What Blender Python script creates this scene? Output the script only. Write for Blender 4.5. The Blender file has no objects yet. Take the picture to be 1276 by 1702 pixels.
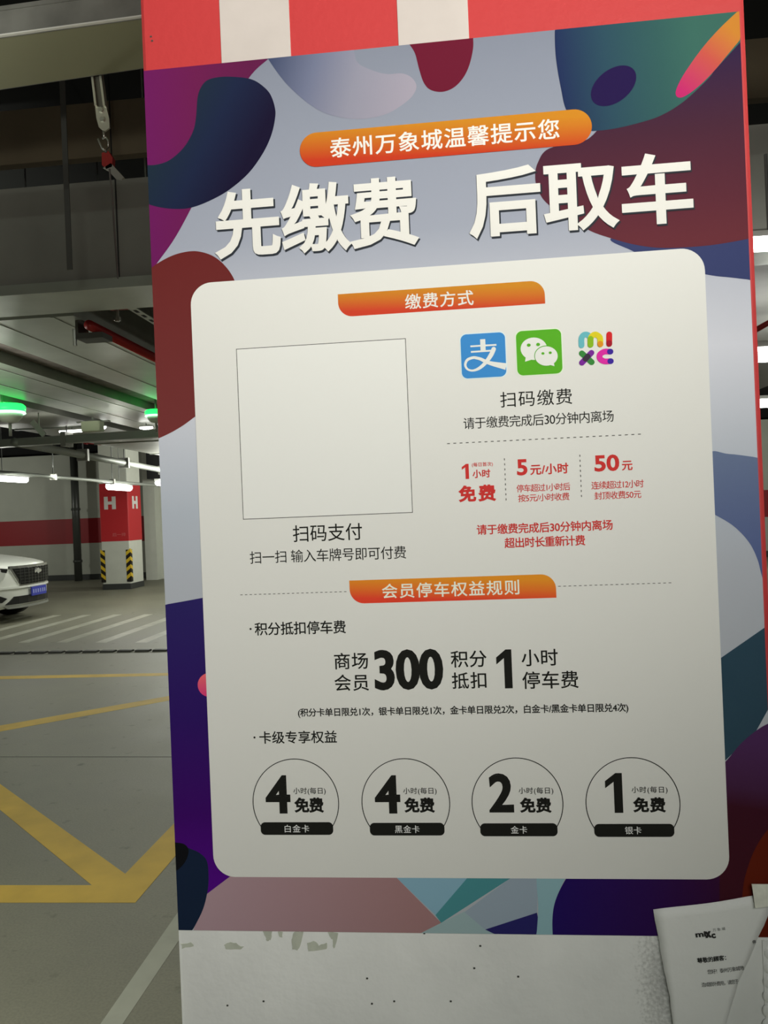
import bpy, bmesh, math, random
from mathutils import Vector, Matrix
random.seed(4)
PI = math.pi

# ------------------------------------------------------------------ camera
F = 1290.0                       # focal length in pixels of the 1276x1702 frame
CAM = Vector((0.0143, -1.049, 1.5))
YAW, PITCH, ROLL = math.radians(5.6), math.radians(0.05), math.radians(-2.34)
fwd = Vector((-math.sin(YAW)*math.cos(PITCH), math.cos(YAW)*math.cos(PITCH), math.sin(PITCH)))
r0 = Vector((math.cos(YAW), math.sin(YAW), 0)); u0 = r0.cross(fwd)
RT = r0*math.cos(ROLL)+u0*math.sin(ROLL); UP = -r0*math.sin(ROLL)+u0*math.cos(ROLL)
scene = bpy.context.scene
col = bpy.context.collection
cd = bpy.data.cameras.new('camera'); cam = bpy.data.objects.new('camera', cd); col.objects.link(cam)
cam.matrix_world = Matrix(((RT.x, UP.x, -fwd.x, CAM.x), (RT.y, UP.y, -fwd.y, CAM.y), (RT.z, UP.z, -fwd.z, CAM.z), (0, 0, 0, 1)))
cd.sensor_fit = 'VERTICAL'; cd.sensor_height = 36.0; cd.lens = F/1702.0*36.0; cd.clip_start = 0.02
scene.camera = cam

# ------------------------------------------------------------------ world, exposure
w = bpy.data.worlds.new('garage_air'); scene.world = w; w.use_nodes = True
w.node_tree.nodes['Background'].inputs[0].default_value = (0.75, 0.85, 0.78, 1)
w.node_tree.nodes['Background'].inputs[1].default_value = 0.03
vs = scene.view_settings
vs.view_transform = 'Standard'; vs.look = 'None'; vs.exposure = 0.0; vs.gamma = 1.0; vs.use_curve_mapping = False

# key lamp of the poster plus added fill lights; only key and lane get bodies
def area(name, loc, sx, sy, watts, colour=(1, 1, 1), rot=(0, 0, 0), spread=180):
    l = bpy.data.lights.new(name, 'AREA'); l.shape = 'RECTANGLE'; l.size = sx; l.size_y = sy
    l.energy = watts; l.color = colour; l.spread = math.radians(spread)
    o = bpy.data.objects.new(name, l); col.objects.link(o); o.location = loc; o.rotation_euler = rot
    return o
WARM = (1.0, 0.97, 0.9); COOL = (0.98, 1.0, 0.90)
KEY = (0.96, -1.68, 2.26)          # tube lamp over the lane behind the camera
KN = Vector((-1.99, 1, 1.11)).normalized()   # aim fitted so the falloff stands in for the photographer's soft shadow
KW, FW = 61, 33
area('tube_light_key', KEY, 0.6, 0.16, KW, (1.0, 0.985, 0.895), KN.to_track_quat('-Z', 'Y').to_euler(), 155)

area('fill_light_lane', (0.3, -4.6, 2.7), 1.2, 0.1, FW, (.93, 1.0, .88), (math.radians(40), 0, 0))  # added fill light, evens out the key's falloff on the poster
# added fill lights without fixtures along the aisles: (place, watts downwards, watts upwards)
AISLE_FILL = [((-1.9, 0.2, 2.3), 42, 18), ((-4.0, 3.4, 2.0), 4, 62), ((-3.6, 6.2, 2.3), 13, 1.2), ((0.5, 7.5, 2.3), 18, 2), ((-0.5, 12.0, 2.3), 50, 4), ((-6.2, 10.5, 2.3), 14, 2)]
for p, wd_, wu_ in AISLE_FILL:
    area('fill_light_aisle', p, 1.2, 0.1, wd_, COOL)
    area('fill_light_upward', (p[0], p[1], p[2]+.12), 1.2, 0.1, wu_, COOL, (PI, 0, 0))
def bulb(name, loc, watts, colour=COOL, size=.15):
    l = bpy.data.lights.new(name, 'POINT'); l.energy = watts; l.color = colour; l.shadow_soft_size = size
    o = bpy.data.objects.new(name, l); col.objects.link(o); o.location = loc; return o
for p, wt in (((-13.2, 15.6, 2.4), 130), ((-4.3, 16.2, 2.4), 190), ((7.0, 15.0, 2.4), 200), ((-5.2, 13.2, 2.4), 75), ((-4.6, 11.4, 2.3), 70)):  # added fill lights with no fixture
    bulb('fill_light_wall', p, wt)

# ------------------------------------------------------------------ mapping helpers
def ray(px, py):
    return (fwd*F + RT*(px-638) - UP*(py-851)).normalized()
def aty(px, py, Y):
    d = ray(px, py); return CAM + d*((Y-CAM.y)/d.y)
def atz(px, py, Z):
    d = ray(px, py); return CAM + d*((Z-CAM.z)/d.z)

# ------------------------------------------------------------------ materials
def lin1(c):
    c /= 255.0
    return c/12.92 if c <= 0.04045 else ((c+0.055)/1.055)**2.4
def lin(r, g, b): return (lin1(r), lin1(g), lin1(b))
MATS = {}
def mat(name, c, rough=0.6, metal=0.0, emit=0.0, spec=0.5, noise=0.0, nscale=6.0, bump=0.0, bscale=60.0):
    if name in MATS: return MATS[name]
    m = bpy.data.materials.new(name); m.use_nodes = True; nt = m.node_tree
    b = nt.nodes['Principled BSDF']
    b.inputs['Base Color'].default_value = (*c, 1); b.inputs['Roughness'].default_value = rough
    b.inputs['Metallic'].default_value = metal; b.inputs['Specular IOR Level'].default_value = spec
    if emit:
        b.inputs['Emission Color'].default_value = (*c, 1); b.inputs['Emission Strength'].default_value = emit
    tc = None
    if noise or bump: tc = nt.nodes.new('ShaderNodeTexCoord')
    if noise:
        n = nt.nodes.new('ShaderNodeTexNoise'); n.inputs['Scale'].default_value = nscale; n.inputs['Detail'].default_value = 5
        nt.links.new(tc.outputs['Object'], n.inputs['Vector'])
        r = nt.nodes.new('ShaderNodeValToRGB'); r.color_ramp.elements[0].position = 0.3; r.color_ramp.elements[1].position = 0.7
        r.color_ramp.elements[0].color = (*[x*(1-noise) for x in c], 1); r.color_ramp.elements[1].color = (*[min(1, x*(1+noise)) for x in c], 1)
        nt.links.new(n.outputs['Fac'], r.inputs['Fac']); nt.links.new(r.outputs['Color'], b.inputs['Base Color'])
    if bump:
        n2 = nt.nodes.new('ShaderNodeTexNoise'); n2.inputs['Scale'].default_value = bscale; n2.inputs['Detail'].default_value = 3
        nt.links.new(tc.outputs['Object'], n2.inputs['Vector'])
        bp = nt.nodes.new('ShaderNodeBump'); bp.inputs['Strength'].default_value = bump; bp.inputs['Distance'].default_value = 0.01
        nt.links.new(n2.outputs['Fac'], bp.inputs['Height']); nt.links.new(bp.outputs['Normal'], b.inputs['Normal'])
    MATS[name] = m
    return m
# ink albedo: the printed colour, read relative to the white card at the same height
def cardlin(y, x=730):           # light reflected by the white card at this place of the pillar, from the key lamp's geometry
    P = aty(x, y, 0); v = P-Vector(KEY); R = v.length
    c = v.normalized().dot(KN); t = math.sqrt(1-c*c)/c
    return CK*v.y/R**3*c*max(0, 1-t/math.tan(math.radians(77.5)))+CA
CK, CA = 7.9, .12
def ink(r, g, b, y, x=730):
    L = cardlin(y, x)/0.8
    return tuple(min(0.92, max(0.002, v/L-0.001)) for v in lin(r, g, b))
PR, PS = 0.75, 0.1               # print gloss
def inkmat(name, rgb, y, x=730): return mat(name, ink(*rgb, y, x), PR, spec=PS)
def gradmat(name, p0, p1, stops):
    """printed gradient between two points of the sheet (object x/z), stops = [(pos, colour)]"""
    if name in MATS: return MATS[name]
    m = bpy.data.materials.new(name); m.use_nodes = True; nt = m.node_tree; b = nt.nodes['Principled BSDF']
    b.inputs['Roughness'].default_value = PR; b.inputs['Specular IOR Level'].default_value = PS
    tc = nt.nodes.new('ShaderNodeTexCoord')
    d = p1-p0; L2 = d.length_squared
    s = nt.nodes.new('ShaderNodeVectorMath'); s.operation = 'SUBTRACT'; s.inputs[1].default_value = p0
    dt = nt.nodes.new('ShaderNodeVectorMath'); dt.operation = 'DOT_PRODUCT'; dt.inputs[1].default_value = d/L2
    r = nt.nodes.new('ShaderNodeValToRGB')
    while len(r.color_ramp.elements) < len(stops): r.color_ramp.elements.new(0.5)
    for e, (p, c) in zip(r.color_ramp.elements, stops): e.position = p
    for e, (p, c) in zip(r.color_ramp.elements, stops): e.color = (*c, 1)
    nt.links.new(tc.outputs['Object'], s.inputs[0]); nt.links.new(s.outputs[0], dt.inputs[0])
    nt.links.new(dt.outputs['Value'], r.inputs['Fac']); nt.links.new(r.outputs['Color'], b.inputs['Base Color'])
    MATS[name] = m
    return m

# ------------------------------------------------------------------ object helpers
def mk(name, verts, faces, m, parent=None, org=None, smooth=False, label=None):
    me = bpy.data.meshes.new(name)
    o_ = Vector(org) if org is not None else Vector((0, 0, 0))
    me.from_pydata([Vector(v)-o_ for v in verts], [], faces)
    me.materials.append(m); me.update()
    if smooth:
        for p in me.polygons: p.use_smooth = True
    o = bpy.data.objects.new(name, me); col.objects.link(o)
    if parent is not None: o.parent = parent
    elif org is not None: o.location = org
    if label: o['label'] = label
    return o
def fixn(o):
    bm = bmesh.new(); bm.from_mesh(o.data); bmesh.ops.recalc_face_normals(bm, faces=bm.faces); bm.to_mesh(o.data); bm.free(); return o
def root(name, loc, label, cat, group=None):
    e = bpy.data.objects.new(name, None); col.objects.link(e); e.location = loc; e.empty_display_size = 0.1
    e['label'] = label; e['category'] = cat
    if group: e['group'] = group
    return e
def tag(o, label, cat, group=None):
    o['label'] = label; o['category'] = cat
    if group: o['group'] = group
    return o
def struct(o): o['kind'] = 'structure'; return o
class MB:
    def __init__(s): s.v = []; s.f = []
    def add(s, v, f):
        n = len(s.v); s.v += [Vector(a) for a in v]; s.f += [tuple(i+n for i in q) for q in f]; return s
    def box(s, a, b):
        x0, y0, z0 = a; x1, y1, z1 = b
        return s.add([(x0,y0,z0),(x1,y0,z0),(x1,y1,z0),(x0,y1,z0),(x0,y0,z1),(x1,y0,z1),(x1,y1,z1),(x0,y1,z1)],
                     [(0,3,2,1),(4,5,6,7),(0,1,5,4),(1,2,6,5),(2,3,7,6),(3,0,4,7)])
    def cbox(s, a, b, c):
        """box with chamfered vertical corners"""
        x0, y0, z0 = a; x1, y1, z1 = b
        p = [(x0+c,y0),(x1-c,y0),(x1-c*.3,y0+c*.3),(x1,y0+c),(x1,y1-c),(x1-c,y1),(x0+c,y1),(x0,y1-c),(x0,y0+c),(x0+c*.3,y0+c*.3)]
        return s.prism([(x, y, z0) for x, y in p], (0, 0, z1-z0))
    def prism(s, pts, d):
        n = len(pts); d = Vector(d); P = [Vector(p) for p in pts]
        return s.add(P+[p+d for p in P], [tuple(range(n))[::-1], tuple(range(n, 2*n))]+[(i, (i+1) % n, n+(i+1) % n, n+i) for i in range(n)])
    def obox(s, p, q, wd, ht, up=(0, 0, 1)):
        """bar from p to q, width wd, height ht"""
        p = Vector(p); q = Vector(q); t = (q-p).normalized(); u = Vector(up); r = t.cross(u).normalized(); u = r.cross(t)
        c = [r*wd/2+u*ht/2, -r*wd/2+u*ht/2, -r*wd/2-u*ht/2, r*wd/2-u*ht/2]
        return s.add([p+k for k in c]+[q+k for k in c], [(0,1,2,3),(7,6,5,4),(0,4,5,1),(1,5,6,2),(2,6,7,3),(3,7,4,0)])
    def tube(s, path, r, n=10, cap=True):
        P = [Vector(p) for p in path]; rs = r if isinstance(r, (list, tuple)) else [r]*len(P); b = len(s.v)
        for i, p in enumerate(P):
            t = (P[min(i+1, len(P)-1)]-P[max(i-1, 0)]).normalized()
            a = t.cross(Vector((0, 0, 1)) if abs(t.z) < .9 else Vector((1, 0, 0))).normalized(); c = t.cross(a)
            s.v += [p+(a*math.cos(2*PI*k/n)+c*math.sin(2*PI*k/n))*rs[i] for k in range(n)]
        for i in range(len(P)-1):
            for k in range(n):
                s.f.append((b+i*n+k, b+i*n+(k+1) % n, b+(i+1)*n+(k+1) % n, b+(i+1)*n+k))
        if cap: s.f.append(tuple(b+k for k in range(n))[::-1]); s.f.append(tuple(b+(len(P)-1)*n+k for k in range(n)))
        return s
    def build(s, name, m, parent=None, org=None, smooth=False, label=None):
        return fixn(mk(name, s.v, s.f, m, parent, org, smooth, label))

# ================================================================== SETTING
FLOOR_C = lin(122, 121, 104)
def floor_material():
    m = bpy.data.materials.new('floor_epoxy'); m.use_nodes = True; nt = m.node_tree; b = nt.nodes['Principled BSDF']
    tc = nt.nodes.new('ShaderNodeTexCoord')
    n1 = nt.nodes.new('ShaderNodeTexNoise'); n1.inputs['Scale'].default_value = 0.9; n1.inputs['Detail'].default_value = 8; n1.inputs['Roughness'].default_value = .65
    n2 = nt.nodes.new('ShaderNodeTexNoise'); n2.inputs['Scale'].default_value = 110; n2.inputs['Detail'].default_value = 3
    n3 = nt.nodes.new('ShaderNodeTexNoise'); n3.inputs['Scale'].default_value = 9; n3.inputs['Detail'].default_value = 6
    for n in (n1, n2, n3): nt.links.new(tc.outputs['Object'], n.inputs['Vector'])
    r = nt.nodes.new('ShaderNodeValToRGB'); r.color_ramp.elements[0].position = .3; r.color_ramp.elements[1].position = .72
    r.color_ramp.elements[0].color = (*[c*.8 for c in FLOOR_C], 1); r.color_ramp.elements[1].color = (*[c*1.18 for c in FLOOR_C], 1)
    mx = nt.nodes.new('ShaderNodeMix'); mx.data_type = 'RGBA'; mx.blend_type = 'MULTIPLY'; mx.inputs[0].default_value = 1
    r2 = nt.nodes.new('ShaderNodeValToRGB'); r2.color_ramp.elements[0].position = .35; r2.color_ramp.elements[1].position = .6
    r2.color_ramp.elements[0].color = (.86, .86, .86, 1); r2.color_ramp.elements[1].color = (1, 1, 1, 1)
    nt.links.new(n1.outputs['Fac'], r.inputs['Fac']); nt.links.new(n2.outputs['Fac'], r2.inputs['Fac'])
    nt.links.new(r.outputs['Color'], mx.inputs[6]); nt.links.new(r2.outputs['Color'], mx.inputs[7])
    r3 = nt.nodes.new('ShaderNodeValToRGB'); r3.color_ramp.elements[0].position = .27; r3.color_ramp.elements[1].position = .36
    r3.color_ramp.elements[0].color = (.55, .54, .5, 1); r3.color_ramp.elements[1].color = (1, 1, 1, 1)
    mx2 = nt.nodes.new('ShaderNodeMix'); mx2.data_type = 'RGBA'; mx2.blend_type = 'MULTIPLY'; mx2.inputs[0].default_value = 1
    nt.links.new(n3.outputs['Fac'], r3.inputs['Fac']); nt.links.new(mx.outputs[2], mx2.inputs[6]); nt.links.new(r3.outputs['Color'], mx2.inputs[7])
    nt.links.new(mx2.outputs[2], b.inputs['Base Color'])
    rr = nt.nodes.new('ShaderNodeMapRange'); rr.inputs['To Min'].default_value = .42; rr.inputs['To Max'].default_value = .65
    nt.links.new(n1.outputs['Fac'], rr.inputs['Value']); nt.links.new(rr.outputs['Result'], b.inputs['Roughness'])
    bp = nt.nodes.new('ShaderNodeBump'); bp.inputs['Strength'].default_value = .15; bp.inputs['Distance'].default_value = .004
    nt.links.new(n2.outputs['Fac'], bp.inputs['Height']); nt.links.new(bp.outputs['Normal'], b.inputs['Normal'])
    return m
BACK_Y = 19.3
floor = struct(MB().box((-26, -7, -0.2), (18, 30, 0)).build('floor', floor_material()))
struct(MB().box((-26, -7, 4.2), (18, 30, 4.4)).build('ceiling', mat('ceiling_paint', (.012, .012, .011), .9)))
wall_grey = mat('wall_grey_paint', lin(176, 178, 166), .7, noise=.06, nscale=1.5)
wall_red = mat('wall_red_paint', lin(140, 22, 30), .6)
dark_skirt = mat('skirting_dark_paint', lin(58, 60, 58), .6)
wb = struct(MB().box((-26, BACK_Y, 0), (18, BACK_Y+.3, 3.45)).build('wall_back', wall_grey))
MB().box((-26, BACK_Y-.004, 1.0), (18, BACK_Y, 1.68)).build('painted_band', wall_red, wb, label='dark red band painted along the grey wall')
struct(MB().box((-26, BACK_Y-.02, 0), (18, BACK_Y, .15)).build('baseboard_back', dark_skirt))
struct(MB().box((-26, BACK_Y+.3, 0), (18, BACK_Y+.5, 4.2)).build('dark_backdrop', mat('black_void', (.006, .006, .006), .9)))  # near-black panel: darkness above the back wall put into its colour
struct(MB().box((-26.2, -7, 0), (-26, 30, 4.2)).build('wall_left', wall_grey))
struct(MB().box((18, -7, 0), (18.2, 30, 4.2)).build('wall_right', wall_grey))
# lit white pier that juts from the back wall
pa = aty(243, 960, BACK_Y-.9); pb = aty(262, 960, BACK_Y-.9)
white_p = mat('white_wall_paint', lin(205, 207, 196), .7, noise=.03)
pier = struct(MB().box((pa.x, BACK_Y-.9, 0), (pb.x, BACK_Y, 3.45)).box((pb.x, BACK_Y-.6, 0), (pb.x+1.6, BACK_Y, 3.45)).build('wall_pier', white_p))

# floor markings -------------------------------------------------------------
yellow = mat('yellow_floor_paint', lin(206, 172, 68), .6, spec=.3, noise=.12, nscale=5)
white_line = mat('white_floor_paint', lin(158, 160, 146), .6, noise=.08, nscale=9)
worn = mat('worn_white_floor_paint', lin(165, 165, 150), .4, noise=.2, nscale=5)
def floor_poly(name, pts, m, z=0.0025, **k):
    return MB().prism([(*atz(x, y, 0).xy, 0.0) for x, y in pts], (0, 0, z*.3)).build(name, m, floor, **k)
def Lx(p, q, x): return p[1]+(q[1]-p[1])*(x-p[0])/(q[0]-p[0])
floor_poly('floor_marking', [(-300, 1125.5+13), (-300, 1129+13.5), (0, 1129), (281, 1123), (560, 1117), (560, 1113.5), (281, 1118.5), (0, 1124)], yellow, .002, label='thin far yellow line painted across the floor')
floor_poly('floor_marking', [(-200, 1248), (-200, 1256), (0, 1216), (283, 1164), (480, 1129), (480, 1125), (283, 1156.5), (0, 1206)], yellow, .0026, label='slanting yellow line painted on the floor')
floor_poly('floor_marking', [(-160, 1191), (0, 1303), (208, 1452.6), (291, 1367), (420, 1235), (430, 1265), (293, 1421), (225, 1500.4), (-200, 1500.4), (-200, 1471.5), (152.6, 1471.5), (0, 1346), (-160, 1215)], yellow, .0032, label='broad yellow chevron painted on the floor')
floor_poly('floor_marking', [(150, 1729), (180, 1745), (204, 1702), (298, 1562), (420, 1380), (412, 1345), (296, 1515.7), (167, 1702)], white_line, label='pale white bay line beside the pillar')
s0 = atz(102, 1068, 0); s1 = atz(247, 1021, 0); sd = (s1-s0)
for k in range(-9, 9):
    b0 = atz(102, 1068, 0)+(atz(167, 1068, 0)-atz(102, 1068, 0))*k
    wv = (atz(111, 1068, 0)-atz(93, 1068, 0))*(.5 if k < 4 else .7)
    L = 1.0
    MB().prism([(*(b0-wv).xy, 0), (*(b0+wv).xy, 0), (*(b0+wv+sd*L).xy, 0), (*(b0-wv+sd*L).xy, 0)], (0, 0, .0007)).build('crosswalk_stripe', worn, floor)
a = atz(0, 1258, 0); b = atz(290, 1258, 0)
MB().obox((a+(a-b)*2), (b+(b-a)*2), .006, .002).build('floor_joint', mat('joint_dark', (.02, .02, .018), .7), floor)
# strip of rubber humps across the lane
A = atz(0, 1087, 0); B = atz(280, 1082, 0); d = (B-A).normalized()
hump = root('speed_bump', (*A.xy, 0), 'low segmented dark rubber speed bump across the garage floor', 'speed bump')
hm = [mat('hump_black_rubber', lin(52, 52, 46), .6), mat('hump_worn_rubber', lin(128, 128, 112), .6)]
n_ = Vector((-d.y, d.x, 0))
MB().obox(A-d*1.4, A+d*5, .14, .006).build('base_strip', hm[1], hump, hump.location)
for k in range(-6, 22):
    p = A+d*(k*.215); q = p+d*.165
    prof = [(-.06, 0), (-.035, .022), (.035, .022), (.06, 0)]
    vs_ = [p+n_*t+Vector((0, 0, h+.003)) for t, h in prof]+[q+n_*t+Vector((0, 0, h)) for t, h in prof]
    MB().add(vs_, [(0,1,2,3),(7,6,5,4),(0,4,5,1),(1,5,6,2),(2,6,7,3),(3,7,4,0)]).build('rubber_segment', hm[0], hump, hump.location)

# ================================================================== THE POSTER PILLAR
def plaster_material():
    m = bpy.data.materials.new('pillar_paint'); m.use_nodes = True; nt = m.node_tree; b = nt.nodes['Principled BSDF']
    tc = nt.nodes.new('ShaderNodeTexCoord'); sp = nt.nodes.new('ShaderNodeSeparateXYZ'); nt.links.new(tc.outputs['Object'], sp.inputs[0])
    ns = nt.nodes.new('ShaderNodeTexNoise'); ns.inputs['Scale'].default_value = 40; ns.inputs['Detail'].default_value = 4
    nt.links.new(tc.outputs['Object'], ns.inputs['Vector'])
    a1 = nt.nodes.new('ShaderNodeMath'); a1.operation = 'MULTIPLY_ADD'; a1.inputs[1].default_value = .01; nt.links.new(ns.outputs['Fac'], a1.inputs[0]); nt.links.new(sp.outputs['Z'], a1.inputs[2])
    g = nt.nodes.new('ShaderNodeMath'); g.operation = 'GREATER_THAN'; g.inputs[1].default_value = 1.1; nt.links.new(a1.outputs[0], g.inputs[0])
    wn = nt.nodes.new('ShaderNodeTexNoise'); wn.inputs['Scale'].default_value = 7; wn.inputs['Detail'].default_value = 6; nt.links.new(tc.outputs['Object'], wn.inputs['Vector'])
    wr = nt.nodes.new('ShaderNodeValToRGB'); wr.color_ramp.elements[0].position = .3; wr.color_ramp.elements[1].position = .65
    cw = ink(170, 170, 160, 1620)
    wr.color_ramp.elements[0].color = (*[c*.9 for c in cw], 1); wr.color_ramp.elements[1].color = (*[c*1.03 for c in cw], 1)
    nt.links.new(wn.outputs['Fac'], wr.inputs['Fac'])
    # rubbed dirt beside the notice
    dp = aty(1100, 1630, 0)
    sb = nt.nodes.new('ShaderNodeVectorMath'); sb.operation = 'SUBTRACT'; sb.inputs[1].default_value = dp; nt.links.new(tc.outputs['Object'], sb.inputs[0])
    ml = nt.nodes.new('ShaderNodeVectorMath'); ml.operation = 'MULTIPLY'; ml.inputs[1].default_value = (28, 0, 8); nt.links.new(sb.outputs[0], ml.inputs[0])
    le = nt.nodes.new('ShaderNodeVectorMath'); le.operation = 'LENGTH'; nt.links.new(ml.outputs[0], le.inputs[0])
    dn = nt.nodes.new('ShaderNodeTexNoise'); dn.inputs['Scale'].default_value = 220; dn.inputs['Detail'].default_value = 4; nt.links.new(tc.outputs['Object'], dn.inputs['Vector'])
    s1_ = nt.nodes.new('ShaderNodeMath'); s1_.operation = 'MULTIPLY_ADD'; s1_.inputs[1].default_value = -2.4; s1_.inputs[2].default_value = 2.1; nt.links.new(dn.outputs['Fac'], s1_.inputs[0])
    s2_ = nt.nodes.new('ShaderNodeMath'); s2_.operation = 'SUBTRACT'; s2_.use_clamp = True; nt.links.new(s1_.outputs[0], s2_.inputs[0]); nt.links.new(le.outputs['Value'], s2_.inputs[1])
    dm = nt.nodes.new('ShaderNodeMix'); dm.data_type = 'RGBA'; nt.links.new(s2_.outputs[0], dm.inputs[0]); nt.links.new(wr.outputs['Color'], dm.inputs[6]); dm.inputs[7].default_value = (*[c*.55 for c in cw], 1)
    mx = nt.nodes.new('ShaderNodeMix'); mx.data_type = 'RGBA'; nt.links.new(g.outputs[0], mx.inputs[0]); nt.links.new(dm.outputs[2], mx.inputs[6]); mx.inputs[7].default_value = (*ink(224, 70, 72, 60), 1)
    nt.links.new(mx.outputs[2], b.inputs['Base Color']); b.inputs['Roughness'].default_value = .62; b.inputs['Specular IOR Level'].default_value = .3
    bn = nt.nodes.new('ShaderNodeTexNoise'); bn.inputs['Scale'].default_value = 75; bn.inputs['Detail'].default_value = 2
    nt.links.new(tc.outputs['Object'], bn.inputs['Vector'])
    bp = nt.nodes.new('ShaderNodeBump'); bp.inputs['Strength'].default_value = .1; bp.inputs['Distance'].default_value = .006
    nt.links.new(bn.outputs['Fac'], bp.inputs['Height']); nt.links.new(bp.outputs['Normal'], b.inputs['Normal'])
    return m
PX0, PX1 = -.4028, .4085
pillar = root('pillar', (0, .4, 0), 'red and white painted concrete pillar carrying the large parking notice poster', 'pillar')
ORG = Vector((0, 0, 0)); pillar.location = (0, 0, 0)
MB().cbox((PX0, 0, 0), (PX1, .8, 4.2), .006).build('concrete_shaft', plaster_material(), pillar)
# the two legs of the painted white H above the poster
legs = MB()
for xa, xb in ((366, 481), (661, 778)):
    l = aty(xa, 40, 0).x; r = aty(xb, 30, 0).x
    legs.box((l, -.0008, 1.85), (r, 0, 2.62))
legs.box((aty(481, 40, 0).x, -.0008, 2.27), (aty(661, 40, 0).x, 0, 2.36))
legs.build('painted_letter', mat('letter_white_paint', ink(234, 222, 217, 60), .6, noise=.05, nscale=14), pillar, label='white block letter painted on the red upper part')
chip = mat('bare_plaster', ink(122, 124, 116, 1560), .85, noise=.1, nscale=60)
def blotch(pts, seed):
    rnd = random.Random(seed); out = []
    for i, (x, y) in enumerate(pts):
        x2, y2 = pts[(i+1) % len(pts)]
        for t in (0, .33, .66): out.append((x+(x2-x)*t+rnd.uniform(-1.1, 1.1), y+(y2-y)*t+rnd.uniform(-1.1, 1.1)))
    P = [aty(x, y, 0) for x, y in out]
    return MB().prism([(p.x, -.0005, p.z) for p in P], (0, .0006, 0))
for i, pts in enumerate([[(436, 1547), (452, 1547), (450, 1562), (443, 1563), (441, 1557)], [(373, 1570), (380, 1566), (392, 1568), (405, 1574), (400, 1578), (376, 1578)],
                         [(487, 1549), (504, 1548), (501, 1565), (494, 1580), (486, 1577), (485, 1562)], [(511, 1567), (525, 1564), (529, 1572), (543, 1566), (543, 1578), (512, 1580)],
                         [(545, 1549), (561, 1550), (560, 1566), (554, 1577), (552, 1562), (547, 1556)], [(300, 1568), (318, 1566), (322, 1573), (303, 1576)], [(461, 1548), (470, 1548), (469, 1558), (463, 1556)]]):
    blotch(pts, i).build('paint_chip', chip, pillar)
for i, (x, y) in enumerate([(705, 1551), (610, 1626), (655, 1664), (438, 1664), (378, 1671), (861, 1623), (788, 1609), (798, 1572), (749, 1664), (618, 1668), (251, 61), (253, 68)]):
    p = aty(x, y, 0)
    MB().prism([(p.x+.0014*math.cos(a_)*(1+.3*(k % 2)), -.0007, p.z+.0012*math.sin(a_)) for k, a_ in enumerate([j*PI/4 for j in range(8)])], (0, .0008, 0)).build('paint_pit', mat('pit_dark', (.05, .05, .045), .8), pillar)

# ================================================================== THE POSTER
PW, PH, PZ = .8, 1.2, 2.13       # width, height, top
poster = root('poster', (0, 0, .93), 'large colourful parking payment poster covering the front of the near pillar', 'poster')
PO = Vector((0, 0, .93))
T0 = .0012
def uv(x, y):
    p = aty(x, y, 0); return (p.x, p.z)
def clampuv(p): return (min(.4, max(-.4, p[0])), min(PZ, max(PZ-PH, p[1])))
MB().box((-.4, -T0, PZ-PH), (.4, 0, PZ)).build('printed_sheet', gradmat('poster_base_ink', Vector((0, 0, 1.2)), Vector((0, 0, .2)),
      [(0, ink(150, 156, 175, 94, 874)), (.25, ink(178, 183, 201, 300)), (.43, ink(200, 201, 212, 604, 1220)), (.62, ink(164, 170, 182, 850, 300)), (.72, ink(138, 141, 150, 954, 1214)), (1, ink(140, 143, 150, 954, 1214))]), poster, PO)
def catmull(pts, n=7):
    """closed outline; a point with a third value is a corner"""
    N = len(pts); out = []
    for i in range(N):
        p0, p1, p2, p3 = pts[i-1], pts[i], pts[(i+1) % N], pts[(i+2) % N]
        if len(p1) > 2 and len(p2) > 2: out.append(p1[:2]); continue
        if len(p1) > 2: p0 = p1
        if len(p2) > 2: p3 = p2
        for k in range(n):
            t = k/n
            out.append(tuple(.5*((2*p1[j])+(-p0[j]+p2[j])*t+(2*p0[j]-5*p1[j]+4*p2[j]-p3[j])*t*t+(-p0[j]+3*p1[j]-3*p2[j]+p3[j])*t**3) for j in (0, 1)))
    return out
def flat(name, pts_uv, layer, m, parent, label=None):
    y = -T0-layer*.00012
    return mk(name, [(p[0], y, p[1]) for p in pts_uv], [tuple(range(len(pts_uv)))], m, parent, PO, label=label)
def blob(pts, layer, m, label=None, smooth=True, name='colour_shape'):
    q = catmull(pts) if smooth else [p[:2] for p in pts]
    u = [clampuv(uv(*p)) for p in q]; v = []
    for p in u:
        if not v or (abs(p[0]-v[-1][0])+abs(p[1]-v[-1][1])) > 1e-6: v.append(p)
    return flat(name, v, layer, m, poster, label)
def G(name, p0, p1, *stops):
    a_ = aty(*p0, 0)-PO; b_ = aty(*p1, 0)-PO; a_.y = b_.y = 0
    return gradmat(name, a_, b_, stops)
c_ = 1
# upper left
blob([(232, 116, c_), (446, 90, c_), (446, 99, c_), (413, 132), (372, 210), (345, 290), (318, 347), (290, 398), (260.5, 439.5), (240, 470, c_), (232, 300, c_)], 1,
     G('ink_magenta', (240, 200), (420, 180), (0, ink(120, 32, 104, 250)), (.5, ink(118, 33, 88, 250)), (1, ink(108, 34, 82, 150))), 'magenta printed shape in the upper left corner')
blob([(240, 275, c_), (260, 274.5), (282, 267), (305, 247), (320.5, 221), (326, 197.5), (329, 162), (336, 143.5), (347.5, 133), (369, 128.6), (394.5, 129), (415.6, 132), (432, 140), (448.5, 156), (457, 179), (457.5, 197.5), (451, 226), (437, 256), (413, 289), (380, 317), (347.5, 335), (319, 345.5), (296, 348), (267.6, 345.5), (240, 338, c_)], 2,
     G('ink_night_teal', (300, 190), (420, 250), (0, ink(36, 52, 70, 200)), (.45, ink(34, 44, 76, 200)), (1, ink(29, 23, 54, 200))), 'dark teal printed blob in the upper left')
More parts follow.
